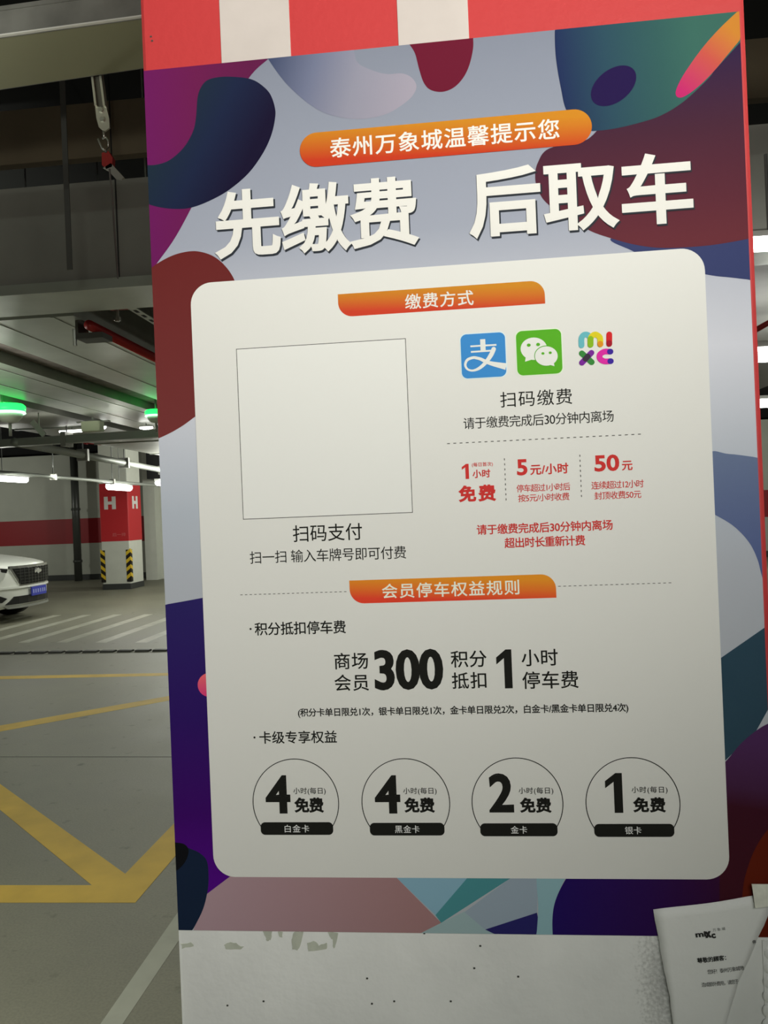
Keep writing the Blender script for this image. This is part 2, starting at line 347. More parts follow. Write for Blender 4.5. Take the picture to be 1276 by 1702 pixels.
blob([(440, 90, c_), (587, 70, c_), (593, 103), (618, 117.5), (643, 124), (668, 123), (684, 130), (692, 144), (685.5, 160), (668, 175.5), (643, 190), (612, 197.5), (580.5, 198), (543, 190), (511.5, 172), (480, 144), (461, 121), (446, 99, c_)], 1.5,
     G('ink_lilac', (450, 110), (680, 170), (0, ink(78, 88, 122, 120)), (.3, ink(128, 134, 164, 120)), (.6, ink(163, 162, 182, 150)), (1, ink(182, 174, 192, 160))), 'pale lilac printed swoosh near the top edge')
blob([(674.5, 50, c_), (786, 40, c_), (786, 60), (786, 81.5), (779.5, 110), (768.6, 131.7), (753, 147), (734, 153.6), (715, 150), (704, 138), (696.5, 116), (690, 91), (682, 77), (674.5, 68, c_)], 1, inkmat('ink_wine', (120, 30, 56), 100), 'wine red printed drip on the top edge')
# upper right
blob([(1015, 396), (1049, 417), (1100, 440), (1174, 457), (1215, 462), (1258, 467, c_), (1258, 380, c_), (1100, 380, c_)], 1, inkmat('ink_navy_blue', (62, 70, 116), 430), 'blue printed shape right of the card top')
blob([(985, 225, c_), (967, 236), (912, 247.7), (893.6, 270.6), (889, 295), (895, 319.5), (915, 344), (973, 380.6), (1013, 396), (1058.6, 408), (1104.5, 412.7), (1165.6, 409.7), (1211, 403.5), (1260, 394, c_), (1250, 60, c_), (1100, 100, c_)], 2,
     G('ink_plum', (1130, 90), (1150, 400), (0, ink(56, 38, 76, 120)), (.4, ink(80, 42, 62, 220)), (.8, ink(100, 46, 60, 340)), (1, ink(110, 50, 60, 400))), 'plum printed shape in the upper right')
blob([(922, 30, c_), (1240, 5, c_), (1240, 70, c_), (1184, 121, c_), (1175, 133), (1135, 170), (1098, 192.7), (1062, 205), (1019, 215), (985, 218.6), (960, 217, c_), (940, 182), (932, 148), (925, 108.6), (922, 75)], 3,
     G('ink_teal', (925, 110), (1150, 70), (0, ink(38, 52, 98, 100)), (.35, ink(50, 84, 104, 100)), (.75, ink(58, 102, 102, 100)), (1, ink(66, 116, 106, 60))), 'teal printed shape in the upper right corner')
def ellipse(cx, cy, a_, b_, ang, n=40):
    return [(cx+a_*math.cos(t)*math.cos(ang)+b_*math.sin(t)*math.sin(ang), cy-a_*math.cos(t)*math.sin(ang)+b_*math.sin(t)*math.cos(ang)) for t in [2*PI*k/n for k in range(n)]]
blob(ellipse(1019, 143.8, 43, 27, math.radians(38)), 4, inkmat('ink_indigo', (42, 26, 82), 140), 'indigo printed oval', smooth=False)
blob([(1226, 19, c_), (1196, 47.5), (1168.7, 78), (1144, 111.7), (1129, 136), (1122, 154.5), (1126, 163), (1138, 160.6), (1159.5, 145), (1184, 121), (1208.4, 91.8), (1240, 54, c_), (1240, 19, c_)], 4,
     G('ink_orange_pink', (1215, 50), (1130, 150), (0, ink(228, 148, 58, 60)), (.45, ink(222, 96, 84, 90)), (1, ink(214, 48, 122, 150))), 'orange to pink printed leaf in the upper right corner')
# left strip
blob([(245, 452, c_), (260.5, 439.5), (284, 426.6), (305, 420), (326, 418), (347.5, 423), (364, 432.5), (378, 446.5), (387.4, 460.6), (392, 472, c_), (360, 560, c_), (350, 680, c_), (327.6, 691), (306, 706.5), (285, 719), (262, 729.5), (250, 732, c_)], 2.2,
     G('ink_brick_red', (300, 430), (300, 720), (0, ink(112, 43, 43, 430)), (1, ink(112, 51, 51, 700))), 'brick red printed shape on the left edge')
blob([(262, 1007, c_), (310, 998.5), (350, 991, c_), (390, 1254, c_), (392, 1449, c_), (384, 1455, c_), (343, 1487, c_), (318, 1542, c_), (280, 1542, c_)], 1,
     G('ink_violet', (290, 1010), (320, 1470), (0, ink(36, 28, 82, 1010)), (.4, ink(34, 14, 76, 1200)), (.75, ink(42, 4, 74, 1350)), (1, ink(54, 4, 90, 1460))), 'deep violet printed strip low on the left edge')
blob([(349+20*math.cos(t), 1138+20*math.sin(t)) for t in [2*PI*k/28 for k in range(28)]], 2, G('ink_coral', (345, 1118), (345, 1158), (0, ink(208, 88, 92, 1130, 310)), (1, ink(176, 44, 100, 1150, 310))), 'coral printed dot at the card edge', smooth=False)
blob([(285, 1400, c_), (300, 1404), (314, 1409), (332, 1417), (344, 1430), (347, 1453.5), (345.4, 1480), (337, 1512.6), (318, 1550, c_), (285, 1550, c_)], 2, inkmat('ink_midnight', (14, 24, 42), 1480, 310), 'midnight blue printed shape in the lower left corner')
blob([(285, 1399, c_), (306, 1402), (314, 1413), (309, 1430.5), (296, 1445), (285, 1447, c_)], 3, inkmat('ink_black_green', (10, 11, 14), 1420, 310), 'black printed spot at the lower left edge')
# bottom strip
blob([(318, 1560, c_), (330, 1520), (343, 1486, c_), (384, 1455, c_), (400, 1440, c_), (640, 1440, c_), (659, 1458, c_), (733, 1533, c_), (700, 1560, c_)], 1.6, G('ink_mauve', (340, 1500), (700, 1500), (0, ink(124, 103, 111, 1500, 400)), (1, ink(112, 84, 86, 1500, 600))), 'mauve printed shape along the bottom edge')
blob([(700, 1558), (733, 1533), (772, 1514), (820, 1560)], 1.8, inkmat('ink_slate_a', (102, 118, 122), 1530), smooth=False)
blob([(640, 1440), (659, 1458), (723.5, 1520), (775, 1460), (790, 1440)], 2, inkmat('ink_slate_b', (92, 120, 136), 1480), smooth=False)
blob([(790, 1440), (775, 1460), (723.5, 1520), (733, 1533), (844, 1461.6), (870, 1445)], 2.2, inkmat('ink_sea', (48, 94, 100), 1490), smooth=False)
blob([(870, 1445), (844, 1461.6), (771.6, 1515), (807, 1545), (892, 1517), (895, 1440)], 2.1, inkmat('ink_slate_c', (102, 112, 124), 1490), smooth=False)
blob([(892, 1516), (806, 1544), (822, 1570), (900, 1570)], 2.3, inkmat('ink_navy_b', (24, 22, 66), 1530), smooth=False)
blob([(891, 1440, c_), (891.5, 1470), (894, 1510), (890, 1570, c_), (921, 1570, c_), (918, 1528), (923, 1495), (947, 1440, c_)], 2.4, inkmat('ink_mist', (96, 122, 130), 1500))
blob([(919, 1570, c_), (917.5, 1528), (922.7, 1495.7), (938.7, 1462), (958, 1435, c_), (1195, 1435, c_), (1195, 1570, c_)], 2.6, G('ink_night', (920, 1500), (1190, 1500), (0, ink(20, 8, 62, 1510)), (.6, ink(28, 8, 52, 1510)), (1, ink(34, 8, 36, 1510))), 'dark violet printed shape on the lower right')
# right strip
blob([(1175, 758), (1211, 754.7), (1275, 763, c_), (1285, 1000, c_), (1266.6, 961), (1258, 930), (1244, 901.6), (1219, 875), (1187, 855.5), (1170, 850, c_)], 1, G('ink_steel', (1220, 755), (1250, 940), (0, ink(88, 100, 128, 770, 1230)), (1, ink(64, 74, 112, 930, 1230))), 'steel blue printed arch right of the card')
blob([(1180, 1104), (1197.5, 1093), (1269.5, 1043), (1290, 1030), (1290, 1180), (1276, 1179), (1256, 1214), (1204.5, 1263.5), (1180, 1290)], 1, inkmat('ink_deep_teal', (28, 46, 58), 1150, 1230), 'deep teal printed shape right of the card', smooth=False)
blob([(1180, 1285, c_), (1205, 1265), (1230, 1235.7), (1256, 1213.7), (1276, 1202), (1310, 1188, c_), (1310, 1570, c_), (1180, 1570, c_)], 2, G('ink_dark_plum', (1240, 1230), (1220, 1400), (0, ink(46, 24, 54, 1250, 1230)), (.45, ink(40, 18, 40, 1320, 1230)), (.65, ink(34, 8, 18, 1350, 1230)), (1, ink(34, 8, 16, 1400, 1230))), 'dark plum printed shape low on the right edge')
blob([(1310, 1345, c_), (1276, 1377), (1256, 1406), (1241.6, 1441), (1233, 1482.5), (1230, 1570, c_), (1310, 1570, c_)], 3, inkmat('ink_rust', (54, 13, 5), 1440, 1230), 'rust red printed shape in the lower right corner')

# ---- card -------------------------------------------------------------------
def rrect(x0, x1, z0, z1, r, n=10, corners=(1, 1, 1, 1)):
    """corners: bottom-left, bottom-right, top-right, top-left"""
    out = []
    for (cx, cz, a0, on) in ((x0+r, z0+r, PI, corners[0]), (x1-r, z0+r, 1.5*PI, corners[1]), (x1-r, z1-r, 0, corners[2]), (x0+r, z1-r, .5*PI, corners[3])):
        if on: out += [(cx+r*math.cos(a0+k*PI/2/n), cz+r*math.sin(a0+k*PI/2/n)) for k in range(n+1)]
        else: out.append((cx+r*(-1 if a0 in (PI, .5*PI) else 1), cz+r*(-1 if a0 in (PI, 1.5*PI) else 1)))
    return out
def mean(*v): return sum(v)/len(v)
cx0 = mean(uv(322, 560)[0], uv(350, 1350)[0]); cx1 = mean(uv(1176, 520)[0], uv(1205, 1350)[0])
cz1 = mean(uv(450, 463.5)[1], uv(1080, 417)[1]); cz0 = mean(uv(450, 1455)[1], uv(1130, 1462.5)[1])
card_ink = mat('card_white_ink', (.8, .79, .77), PR, spec=PS)
card = flat('info_card', rrect(cx0, cx1, cz0, cz1, .030), 5, card_ink, poster, 'white rounded information card printed on the poster')

# ---- lettering ---------------------------------------------------------------
def glyphs(body, spacing):
    c = bpy.data.curves.new('t', 'FONT'); c.body = body; c.resolution_u = 4; c.space_character = spacing
    o = bpy.data.objects.new('t', c); col.objects.link(o)
    bpy.context.view_layer.update()
    me = bpy.data.meshes.new_from_object(o.evaluated_get(bpy.context.evaluated_depsgraph_get()))
    bm = bmesh.new(); bm.from_mesh(me); bmesh.ops.remove_doubles(bm, verts=bm.verts, dist=1e-5)
    bpy.data.objects.remove(o); bpy.data.curves.remove(c); bpy.data.meshes.remove(me)
    return bm
def bbox2(V):
    xs = [v[0] for v in V]; ys = [v[1] for v in V]; return min(xs), min(ys), max(xs), max(ys)
def letters(body, h_over_w, weight, spread=True):
    if body == '1':              # the slab-sided condensed numeral of the poster
        return [Vector(p) for p in ((.5, 0), (1, 0), (1, 1), (.62, 1), (0, .80), (0, .62), (.5, .78))], [(0, 1, 2, 3, 6), (3, 4, 5, 6)], set()
    if not isinstance(weight, tuple): weight = (weight, weight)
    sp = 1.0
    if spread and len(body) > 1:
        bm = glyphs(body, 1.0); x0, y0, x1, y1 = bbox2([v.co for v in bm.verts]); bm.free()
        extra = ((y1-y0+2*weight[1])/h_over_w-(x1-x0+2*weight[0]))/(len(body)-1)
        sp = max(.72, 1+extra/((x1-x0)/len(body)))
    bm = glyphs(body, sp)
    V = [Vector((v.co.x, v.co.y)) for v in bm.verts]; bm.verts.index_update(); Fc = [tuple(v.index for v in f.verts) for f in bm.faces]
    back = set()
    if weight[0]:
        nrm = {}; ed = []
        for e in bm.edges:
            if len(e.link_faces) != 1: continue
            f = e.link_faces[0]; i, j = e.verts[0].index, e.verts[1].index
            d_ = V[j]-V[i]
            if d_.length < 1e-7: continue
            n = Vector((d_.y, -d_.x)).normalized()
            third = [v.index for v in f.verts if v.index not in (i, j)][0]
            if (V[third]-V[i]).dot(n) > 0: n = -n
            nrm.setdefault(i, []).append(n); nrm.setdefault(j, []).append(n); ed.append((i, j))
        off = {}
        for i, ns in nrm.items():
            s_ = sum(ns, Vector((0, 0)))
            if s_.length < 1e-3: s_ = ns[0]
            s_ = s_.normalized(); k = 1/max(.55, s_.dot(ns[0]))
            off[i] = len(V); V.append(V[i]+Vector((s_.x*weight[0], s_.y*weight[1]))*k)
        n0 = len(V); remap = {}
        for i in nrm: remap[i] = len(V); V.append(V[i])      # the weight ribbons get their own vertices, a hair behind
        back = set(off.values()) | set(remap.values())
        for i, j in ed: Fc += [(remap[i], remap[j], off[j]), (remap[i], off[j], off[i])]
    bm.free()
    out = []
    for f in Fc:                                             # every face looks out of the wall
        ar = sum(V[f[k]].x*V[f[(k+1) % len(f)]].y-V[f[(k+1) % len(f)]].x*V[f[k]].y for k in range(len(f)))
        if abs(ar) > 1e-9: out.append(f if ar > 0 else f[::-1])
    return V, out, back
TXT = 0
def text(name, body, xl, yl, xr, yr, hpx, m, layer, parent, weight=0.0, spread=True, tilt=False, label=None, dx=0, dy=0, yoff=None, org=None):
    a_ = Vector(uv(xl+dx, yl+dy)); b_ = Vector(uv(xr+dx, yr+dy))
    top = Vector(uv((xl+xr)/2, (yl+yr)/2-hpx/2)); bot = Vector(uv((xl+xr)/2, (yl+yr)/2+hpx/2))
    H_ = (top-bot).length; W_ = (b_-a_).length if tilt else b_.x-a_.x
    V, Fc, back = letters(body, H_/W_, weight, spread)
    x0, y0, x1, y1 = bbox2(V); sx = W_/(x1-x0); sz = H_/(y1-y0); c = (a_+b_)/2
    ang = math.atan2(b_.y-a_.y, b_.x-a_.x) if tilt else 0
    y = yoff if yoff is not None else -T0-layer*.00012
    out = []
    for vi, v in enumerate(V):
        p = Vector(((v.x-(x0+x1)/2)*sx, (v.y-(y0+y1)/2)*sz))
        out.append((c.x+p.x*math.cos(ang)-p.y*math.sin(ang), y+(.00004+random.uniform(0, .00003) if vi in back else 0), c.y+p.x*math.sin(ang)+p.y*math.cos(ang)))
    return mk(name, out, Fc, m, parent, PO if org is None else org, label=label)
ink_w = mat('white_lettering_ink', (.82, .80, .77), PR, spec=PS)
ink_k = mat('black_lettering_ink', (.014, .014, .012), PR, spec=PS)
ink_r = mat('red_lettering_ink', ink(190, 52, 50, 820), PR, spec=PS)
ink_p = mat('pale_lettering_ink', ink(205, 203, 195, 1380), PR, spec=PS)
ink_sh = mat('headline_edge_ink', (.03, .035, .045), PR, spec=PS)
# pill banner
def bar(xl, yl, xr, yr, h, r, corners, layer, m, parent, name='orange_banner', label=None):
    a_ = Vector(uv(xl, yl)); b_ = Vector(uv(xr, yr)); cz = (a_.y+b_.y)/2
    H_ = (Vector(uv((xl+xr)/2, (yl+yr)/2-h/2))-Vector(uv((xl+xr)/2, (yl+yr)/2+h/2))).length
    return flat(name, rrect(a_.x, b_.x, cz-H_/2, cz+H_/2, H_*r, corners=corners), layer, m, parent, label), cz-H_/2, cz+H_/2
def ogm(name, xc, yc, h, top, bot):
    return G(name, (xc, yc-h/2), (xc, yc+h/2), (0.05, top), (.5, tuple((p+q)/2 for p, q in zip(top, bot))), (.95, bot))
bn, _, _ = bar(498.6, 252, 983, 210, 58, .5, (1, 1, 1, 1), 5, ogm('banner_ink_a', 741, 231, 58, ink(226, 148, 42, 230), ink(218, 68, 40, 230)), poster, label='orange pill banner with white lettering')
text('lettering', '泰州万象城温馨提示您', 548.5, 248, 929, 214.5, 34, ink_w, 7, bn, .013)
for (b_, x0, y0, x1, y1, hh) in (('先缴费', 356, 374, 695, 352, 116), ('后取车', 778, 342, 1150, 309, 120)):
    hl = text('headline_lettering', b_, x0, y0, x1, y1, hh, ink_w, 10, poster, .024, label='large white headline characters' )
    text('dark_edge', b_, x0, y0, x1, y1, hh+1, ink_sh, 8, hl, .026, dx=2.2, dy=2.6)
# card headings
tx = lambda body, xl, yl, xr, yr, h, m=None, w_=0.0, spread=True, label=None: text('lettering', body, xl, yl, xr, yr, h, m or ink_k, 8, card, w_, spread, label=label)
bar(562.3, 508.5, 904.8, 486, 38.5, .62, (1, 0, 1, 0), 6, ogm('banner_ink_b', 733, 497, 38, ink(214, 142, 44, 500), ink(214, 70, 48, 500)), card)
tx('缴费方式', 673, 501.5, 786.6, 496, 25.5, ink_w, .012)
bar(581.3, 982.5, 923.5, 975, 39, .62, (1, 0, 1, 0), 6, ogm('banner_ink_c', 752, 979, 38, ink(196, 124, 34, 980), ink(196, 58, 40, 980)), card)
tx('会员停车权益规则', 634.6, 981.5, 862.5, 976.5, 25, mat('cream_lettering_ink', ink(222, 212, 196, 980), PR, spec=PS), .012)
tx('扫码缴费', 831, 664.5, 950, 659, 26)
tx('请于缴费完成后30分钟内离场', 770, 704, 1019, 691.5, 19.5)
R = ink_r
tx('1', 767.5, 784, 779, 783.5, 25, R, .05, False); tx('(每日首次)', 784, 773, 818.7, 771.7, 8, R, .01)
tx('小时', 785, 788, 814.6, 786.5, 14, R, .022); tx('免费', 761.5, 821, 824, 819, 28, R, .04)
tx('5', 858.5, 777.3, 876, 776.5, 27, R, .03, False); tx('元/小时', 880.5, 781, 944, 778, 18, R, .022)
tx('停车超过1小时后', 858, 811.5, 947, 809, 12.8, R, .006); tx('按5元/小时收费', 860.7, 827.5, 945.7, 825.6, 12.8, R, .006)
tx('50', 987, 770.5, 1028.4, 769, 27.5, R, .03, False); tx('元', 1032.5, 774.5, 1050.4, 773.5, 16, R, .022)
tx('连续超过12小时', 982, 806, 1069, 804.6, 13.2, R, .006); tx('封顶收费50元', 987, 823.5, 1064.8, 822, 13, R, .006)
tx('请于缴费完成后30分钟内离场', 792, 879.5, 1017.5, 873.2, 17.5, R, .016); tx('超出时长重新计费', 838, 902, 972, 898, 17.5, R, .016)
tx('扫码支付', 487, 886, 602, 884, 28, None, .003); tx('扫一扫 输入车牌号即可付费', 415.7, 925.6, 674.8, 918.6, 21)
tx('积分抵扣停车费', 423.8, 1045, 575, 1041.6, 22, None, .012); tx('卡级专享权益', 431.5, 1225.2, 560, 1223.8, 21, None, .012)
tx('商场', 555.6, 1098.5, 611.7, 1097.5, 27.5, None, .009); tx('会员', 556, 1134.5, 613, 1133.5, 27.5, None, .009)
tx('积分', 749, 1095, 808.5, 1094.5, 28, None, .009); tx('抵扣', 750.7, 1131, 808, 1129.7, 27.5, None, .009)
tx('小时', 866, 1093, 926.5, 1092, 28, None, .009); tx('停车费', 867.5, 1130, 960.7, 1128.7, 29, None, .009)
tx('300', 622, 1113, 736.4, 1111.8, 67.5, None, (.040, .026), False, 'heavy black numerals'); tx('1', 825, 1111.6, 850.5, 1111, 64.5, None, (.025, .02), False)
tx('(积分卡单日限兑1次，银卡单日限兑1次，金卡单日限兑2次，白金卡/黑金卡单日限兑4次)', 495.5, 1182, 1043.6, 1179, 16.5, None, .018)
for (num, nx0, ny, nx1, nh, sub, kind, cl, ct, cr, pl, pr_, py, ph) in (
        ('4', 441.7, 1319.5, 482.8, 63.5, (487.8, 541.5, 1314.2, 489.3, 538.5, 1337.2), '白金卡', 420.5, 1260, 563.8, 434, 554, 1376, 21),
        ('4', 622.8, 1319.5, 665, 63.5, (670, 725.5, 1314.2, 671.6, 722.5, 1337.2), '黑金卡', 601, 1259.4, 748, 615, 738.6, 1377, 21),
        ('2', 812, 1317, 853, 65, (861.5, 919, 1313.8, 863.3, 916, 1337.4), '金卡', 783.5, 1258.3, 935.7, 798, 926, 1378, 21.5),
        ('1', 1005.4, 1317, 1033.8, 66, (1048.8, 1108.4, 1312.3, 1051, 1105.5, 1336.8), '银卡', 972.4, 1257.7, 1129.8, 987, 1119.6, 1379, 21.5)):
    tx(num, nx0, ny, nx1, ny, nh, None, (.008, .015) if num == '1' else (.035, .03), False)
    tx('小时(每日)', sub[0], sub[2], sub[1], sub[2], 12.5, None, .008); tx('免费', sub[3], sub[5], sub[4], sub[5], 25.5, None, .04)
    lx = uv(cl, 1331)[0]; rx = uv(cr, 1334)[0]; tz = uv((cl+cr)/2, ct)[1]; rr_ = (rx-lx)/2; cc = ((lx+rx)/2, tz-rr_)
    t0 = math.radians(-38); t1 = math.radians(218); n = 60; V = []; Fq = []
    for k in range(n+1):
        t = t0+(t1-t0)*k/n
        for q in (rr_, rr_-.0011): V.append((cc[0]+q*math.cos(t), -T0-8*.00012, cc[1]+q*math.sin(t)))
    for k in range(n): Fq.append((2*k, 2*k+2, 2*k+3, 2*k+1))
    mk('ring_outline', V, Fq, ink_k, card, PO)
    bar(pl, py, pr_, py, ph, .36, (1, 1, 1, 1), 9, ink_k, card, name='black_tag')
    ww = len(kind)*13.6/2; pc = (pl+pr_)/2+(-2 if num == '1' else 0)
    text('lettering', kind, pc-ww, py, pc+ww, py, 12.8, ink_p, 11, card, .004)
# bullets, dashed rules
def dot(x, y, r, m, layer=8, parent=None, name='bullet'):
    c = uv(x, y); s = r*.00081
    return flat(name, [(c[0]+s*math.cos(2*PI*k/12), c[1]+s*math.sin(2*PI*k/12)) for k in range(12)], layer, m, parent or card)
dot(417, 1045, 1.8, ink_k); dot(423.5, 1225, 1.8, ink_k)
def dashes(x0, y0, x1, y1, period, duty, wd=.0010, m=ink_k):
    a_ = Vector(uv(x0, y0)); b_ = Vector(uv(x1, y1)); L = (b_-a_).length; vert = abs(b_.y-a_.y) > abs(b_.x-a_.x)
    if vert: xm = (a_.x+b_.x)/2; a_.x = b_.x = xm
    else: zm = (a_.y+b_.y)/2; a_.y = b_.y = zm
    t = (b_-a_).normalized(); n = Vector((-t.y, t.x))*wd/2; cnt = int(round(L/(period*.00081))); step = L/cnt; V = []; Fq = []
    for k in range(cnt):
        p = a_+t*step*k; q = p+t*step*duty; i = len(V)
        V += [(v.x, -T0-8*.00012, v.y) for v in (p-n, q-n, q+n, p+n)]; Fq.append((i, i+1, i+2, i+3))
    o = mk('dashed_rule', V, Fq, m, card, PO); o['kind'] = 'stuff'; return o
grey_ink = mat('grey_rule_ink', (.09, .085, .08), PR, spec=PS)
dashes(743, 738, 1070, 721, 10.3, .45, m=grey_ink); dashes(838, 762, 841, 836.6, 8.6, .4, m=grey_ink); dashes(963, 756, 966, 831, 8.6, .4, m=grey_ink)
dashes(400, 988, 580, 983.4, 8.2, .5, .0008, grey_ink); dashes(927, 974, 1119, 968.5, 8.2, .5, .0008, grey_ink)
# empty scan frame (its printed code is left out)
fx0 = mean(uv(392.4, 580.5)[0], uv(405, 863.5)[0]); fx1 = mean(uv(674.6, 562.6)[0], uv(685.7, 852.3)[0]); fz1 = mean(uv(392.4, 580.5)[1], uv(674.6, 562.6)[1]); fz0 = mean(uv(405, 863.5)[1], uv(685.7, 852.3)[1])
flat('scan_frame', [(fx0, fz0), (fx1, fz0), (fx1, fz1), (fx0, fz1)], 6, grey_ink, card, 'thin grey square frame, empty inside')
e_ = .0009
flat('scan_panel', [(fx0+e_, fz0+e_), (fx1-e_, fz0+e_), (fx1-e_, fz1-e_), (fx0+e_, fz1-e_)], 7, mat('panel_white_ink', (.84, .835, .82), PR, spec=PS), card)
# logos
def lp(x, y): return (740+x/3.544, 530+y/3.544)
def ribbon(pts, wd, layer, m, name='logo_stroke', parent=None, cap=True, closed=False, sm=6):
    P = [Vector(uv(*lp(*p[:2]))) for p in pts]; W = [(p[2] if len(p) > 2 else wd)*.00081/3.544/2 for p in pts]
    if len(P) > 2 and sm:
        Q = []; WW = []
        for i in range(len(P)-1):
            p0, p1, p2, p3 = P[max(i-1, 0)], P[i], P[i+1], P[min(i+2, len(P)-1)]
            for k in range(sm):
                t = k/sm; Q.append(.5*((2*p1)+(-p0+p2)*t+(2*p0-5*p1+4*p2-p3)*t*t+(-p0+3*p1-3*p2+p3)*t**3)); WW.append(W[i]+(W[i+1]-W[i])*t)
        Q.append(P[-1]); WW.append(W[-1]); P, W = Q, WW
    V = []; Fq = []; y = -T0-layer*.00012
    L = []; Rr = []
    for i, p in enumerate(P):
        t = (P[min(i+1, len(P)-1)]-P[max(i-1, 0)]).normalized(); n = Vector((-t.y, t.x))*W[i]; L.append(p+n); Rr.append(p-n)
    out = list(L)
    t = (P[-1]-P[-2]).normalized(); a0 = math.atan2(t.y, t.x)
    if cap: out += [P[-1]+Vector((math.cos(a0+PI/2-k*PI/8), math.sin(a0+PI/2-k*PI/8)))*W[-1] for k in range(1, 8)]
    out += Rr[::-1]
    t = (P[0]-P[1]).normalized(); a0 = math.atan2(t.y, t.x)
    if cap: out += [P[0]+Vector((math.cos(a0+PI/2-k*PI/8), math.sin(a0+PI/2-k*PI/8)))*W[0] for k in range(1, 8)]
    n = len(L); V = [(v.x, y, v.y) for v in out]
    Fq = [(i, i+1, len(Rr)+n-2-i+(7 if cap else 0), len(Rr)+n-1-i+(7 if cap else 0)) for i in range(n-1)]
    if cap: Fq.append(tuple(range(n-1, n+8))); Fq.append(tuple([2*n+7-1]+list(range(2*n+7, 2*n+14))+[0]))
    return mk(name, V, Fq, m, parent or card, PO)
def square(cx, cy, s, m, halo, name, label):
    c = uv(cx, cy); h = s*.00081/2
    flat(name+'_rim', rrect(c[0]-h-.0012, c[0]+h+.0012, c[1]-h-.0012, c[1]+h+.0012, .009), 7, halo, card)
    return flat(name, rrect(c[0]-h, c[0]+h, c[1]-h, c[1]+h, .008), 8, m, card, label)
square(803, 591.3, 73, inkmat('logo_blue_ink', (66, 142, 212), 590), inkmat('rim_pale_blue', (222, 240, 250), 590), 'payment_logo', 'blue square payment logo')
white9 = mat('logo_white_ink', (.83, .83, .81), PR, spec=PS)
ribbon([(147, 164), (300, 155)], 10, 9.4, white9, cap=False); ribbon([(150, 197), (272, 189)], 10, 9.8, white9, cap=False); ribbon([(219, 122), (222, 192)], 30, 10.2, white9, cap=False)
ribbon([(284, 180, 26), (268, 215, 26), (238, 258, 22), (200, 292, 18), (162, 306, 12), (130, 298, 12), (117, 272, 14), (130, 243, 16), (165, 230, 16), (190, 234, 17)], 18, 9, white9)
ribbon([(178, 232, 16), (205, 238, 18), (260, 262, 22), (357, 283, 40)], 18, 10.6, white9, cap=False)
square(895.5, 586, 73, inkmat('logo_green_ink', (92, 176, 44), 590), inkmat('rim_pale_green', (232, 246, 222), 590), 'chat_logo', 'green square chat bubble logo')
chat_green = MATS['logo_green_ink']
def oval(cx, cy, a_, b_, layer, m, name='logo_bubble'):
    return flat(name, [uv(*lp(cx+a_*math.cos(t), cy+b_*math.sin(t))) for t in [2*PI*k/32 for k in range(32)]], layer, m, card)
oval(520, 178, 78, 66, 9, white9); flat('bubble_tail', [uv(*lp(*p)) for p in ((468, 254), (473, 222), (508, 242))], 8.6, white9, card)
oval(593, 220, 71, 61, 10, chat_green, 'bubble_gap'); oval(593, 221, 67, 57, 11, white9); flat('bubble_tail', [uv(*lp(*p)) for p in ((641, 281), (612, 272), (636, 252))], 10.6, white9, card)
for x, y, r, l in ((490, 157, 11, 12), (545, 153, 11, 12), (573, 206, 9, 12), (616, 202, 9, 12)): oval(x, y, r, r*.85, l, chat_green, 'bubble_eye')
I = lambda n, c: inkmat('logo_'+n, c, 590)
ribbon([(800, 158), (800, 118), (812, 98), (832, 95), (850, 108), (853, 122), (853, 155)], 33, 9, I('cyan', (108, 186, 198)))
ribbon([(853, 155), (853, 122), (862, 103), (882, 94), (903, 106), (910, 122), (910, 150)], 33, 10, I('yellow', (226, 208, 44)))
ribbon([(853, 155), (853, 120)], 33, 11, I('lime', (140, 186, 40))); ribbon([(910, 149), (911, 152)], 33, 12, I('orange', (226, 148, 40)))
ribbon([(963, 94), (963, 150)], 33, 9, I('scarlet', (214, 44, 48))); ribbon([(963, 144), (963, 150)], 33, 10, I('crimson', (168, 30, 48)))
ribbon([(802, 205), (860, 257)], 33, 9, I('leaf', (62, 138, 66))); ribbon([(858, 202), (803, 260)], 33, 10, I('purple', (124, 44, 158))); ribbon([(836, 224), (824, 237)], 33, 11, I('shade', (62, 52, 66)))
ribbon([(966, 195), (935, 195), (912, 208), (906, 223), (912, 240), (935, 252), (968, 251)], 33, 9, I('magenta', (222, 50, 168)))
ribbon([(967, 195), (970, 195)], 33, 10, I('indigo', (66, 44, 160))); ribbon([(969, 251), (972, 251)], 33, 10, I('indigo', (66, 44, 160)))

# ================================================================== NOTICE SHEET at the lower right
paper = mat('notice_paper', ink(160, 158, 162, 1580), .7, spec=.2, bump=.12, bscale=40)
nroot = root('notice_sheet', (0, 0, 0), 'torn white printed notice taped over the lower right corner of the poster', 'notice')
def lift(x, y):     # how far the limp sheet stands off the pillar, mm
    return .003+.0035*math.sin((x-1084)/60.)**2+.004*max(0, (y-1560)/140.)
LE = [(1084.3, 1509.6), (1092, 1553), (1098, 1588.6), (1103.7, 1620.6), (1111, 1656), (1116, 1702), (1120, 1760)]
RE = [(1287, 1481), (1276, 1516), (1258, 1556.6), (1243, 1588.6), (1224, 1628), (1211, 1665.7), (1199.6, 1702), (1183, 1760)]
rows = 15; cols = 12; V = []; Fq = []
def along(E, t):
    k = t*(len(E)-1); i = min(int(k), len(E)-2); f = k-i
    return E[i][0]+(E[i+1][0]-E[i][0])*f, E[i][1]+(E[i+1][1]-E[i][1])*f
for i in range(rows):
    a_ = along(LE, i/(rows-1)); b_ = along(RE, i/(rows-1))
    for j in range(cols):
        x = a_[0]+(b_[0]-a_[0])*j/(cols-1); y = a_[1]+(b_[1]-a_[1])*j/(cols-1)
        if 0 < i and j in (0, cols-1): x += random.uniform(-.8, .8)
        p = aty(x, y, 0); V.append((p.x, -lift(x, y), p.z))
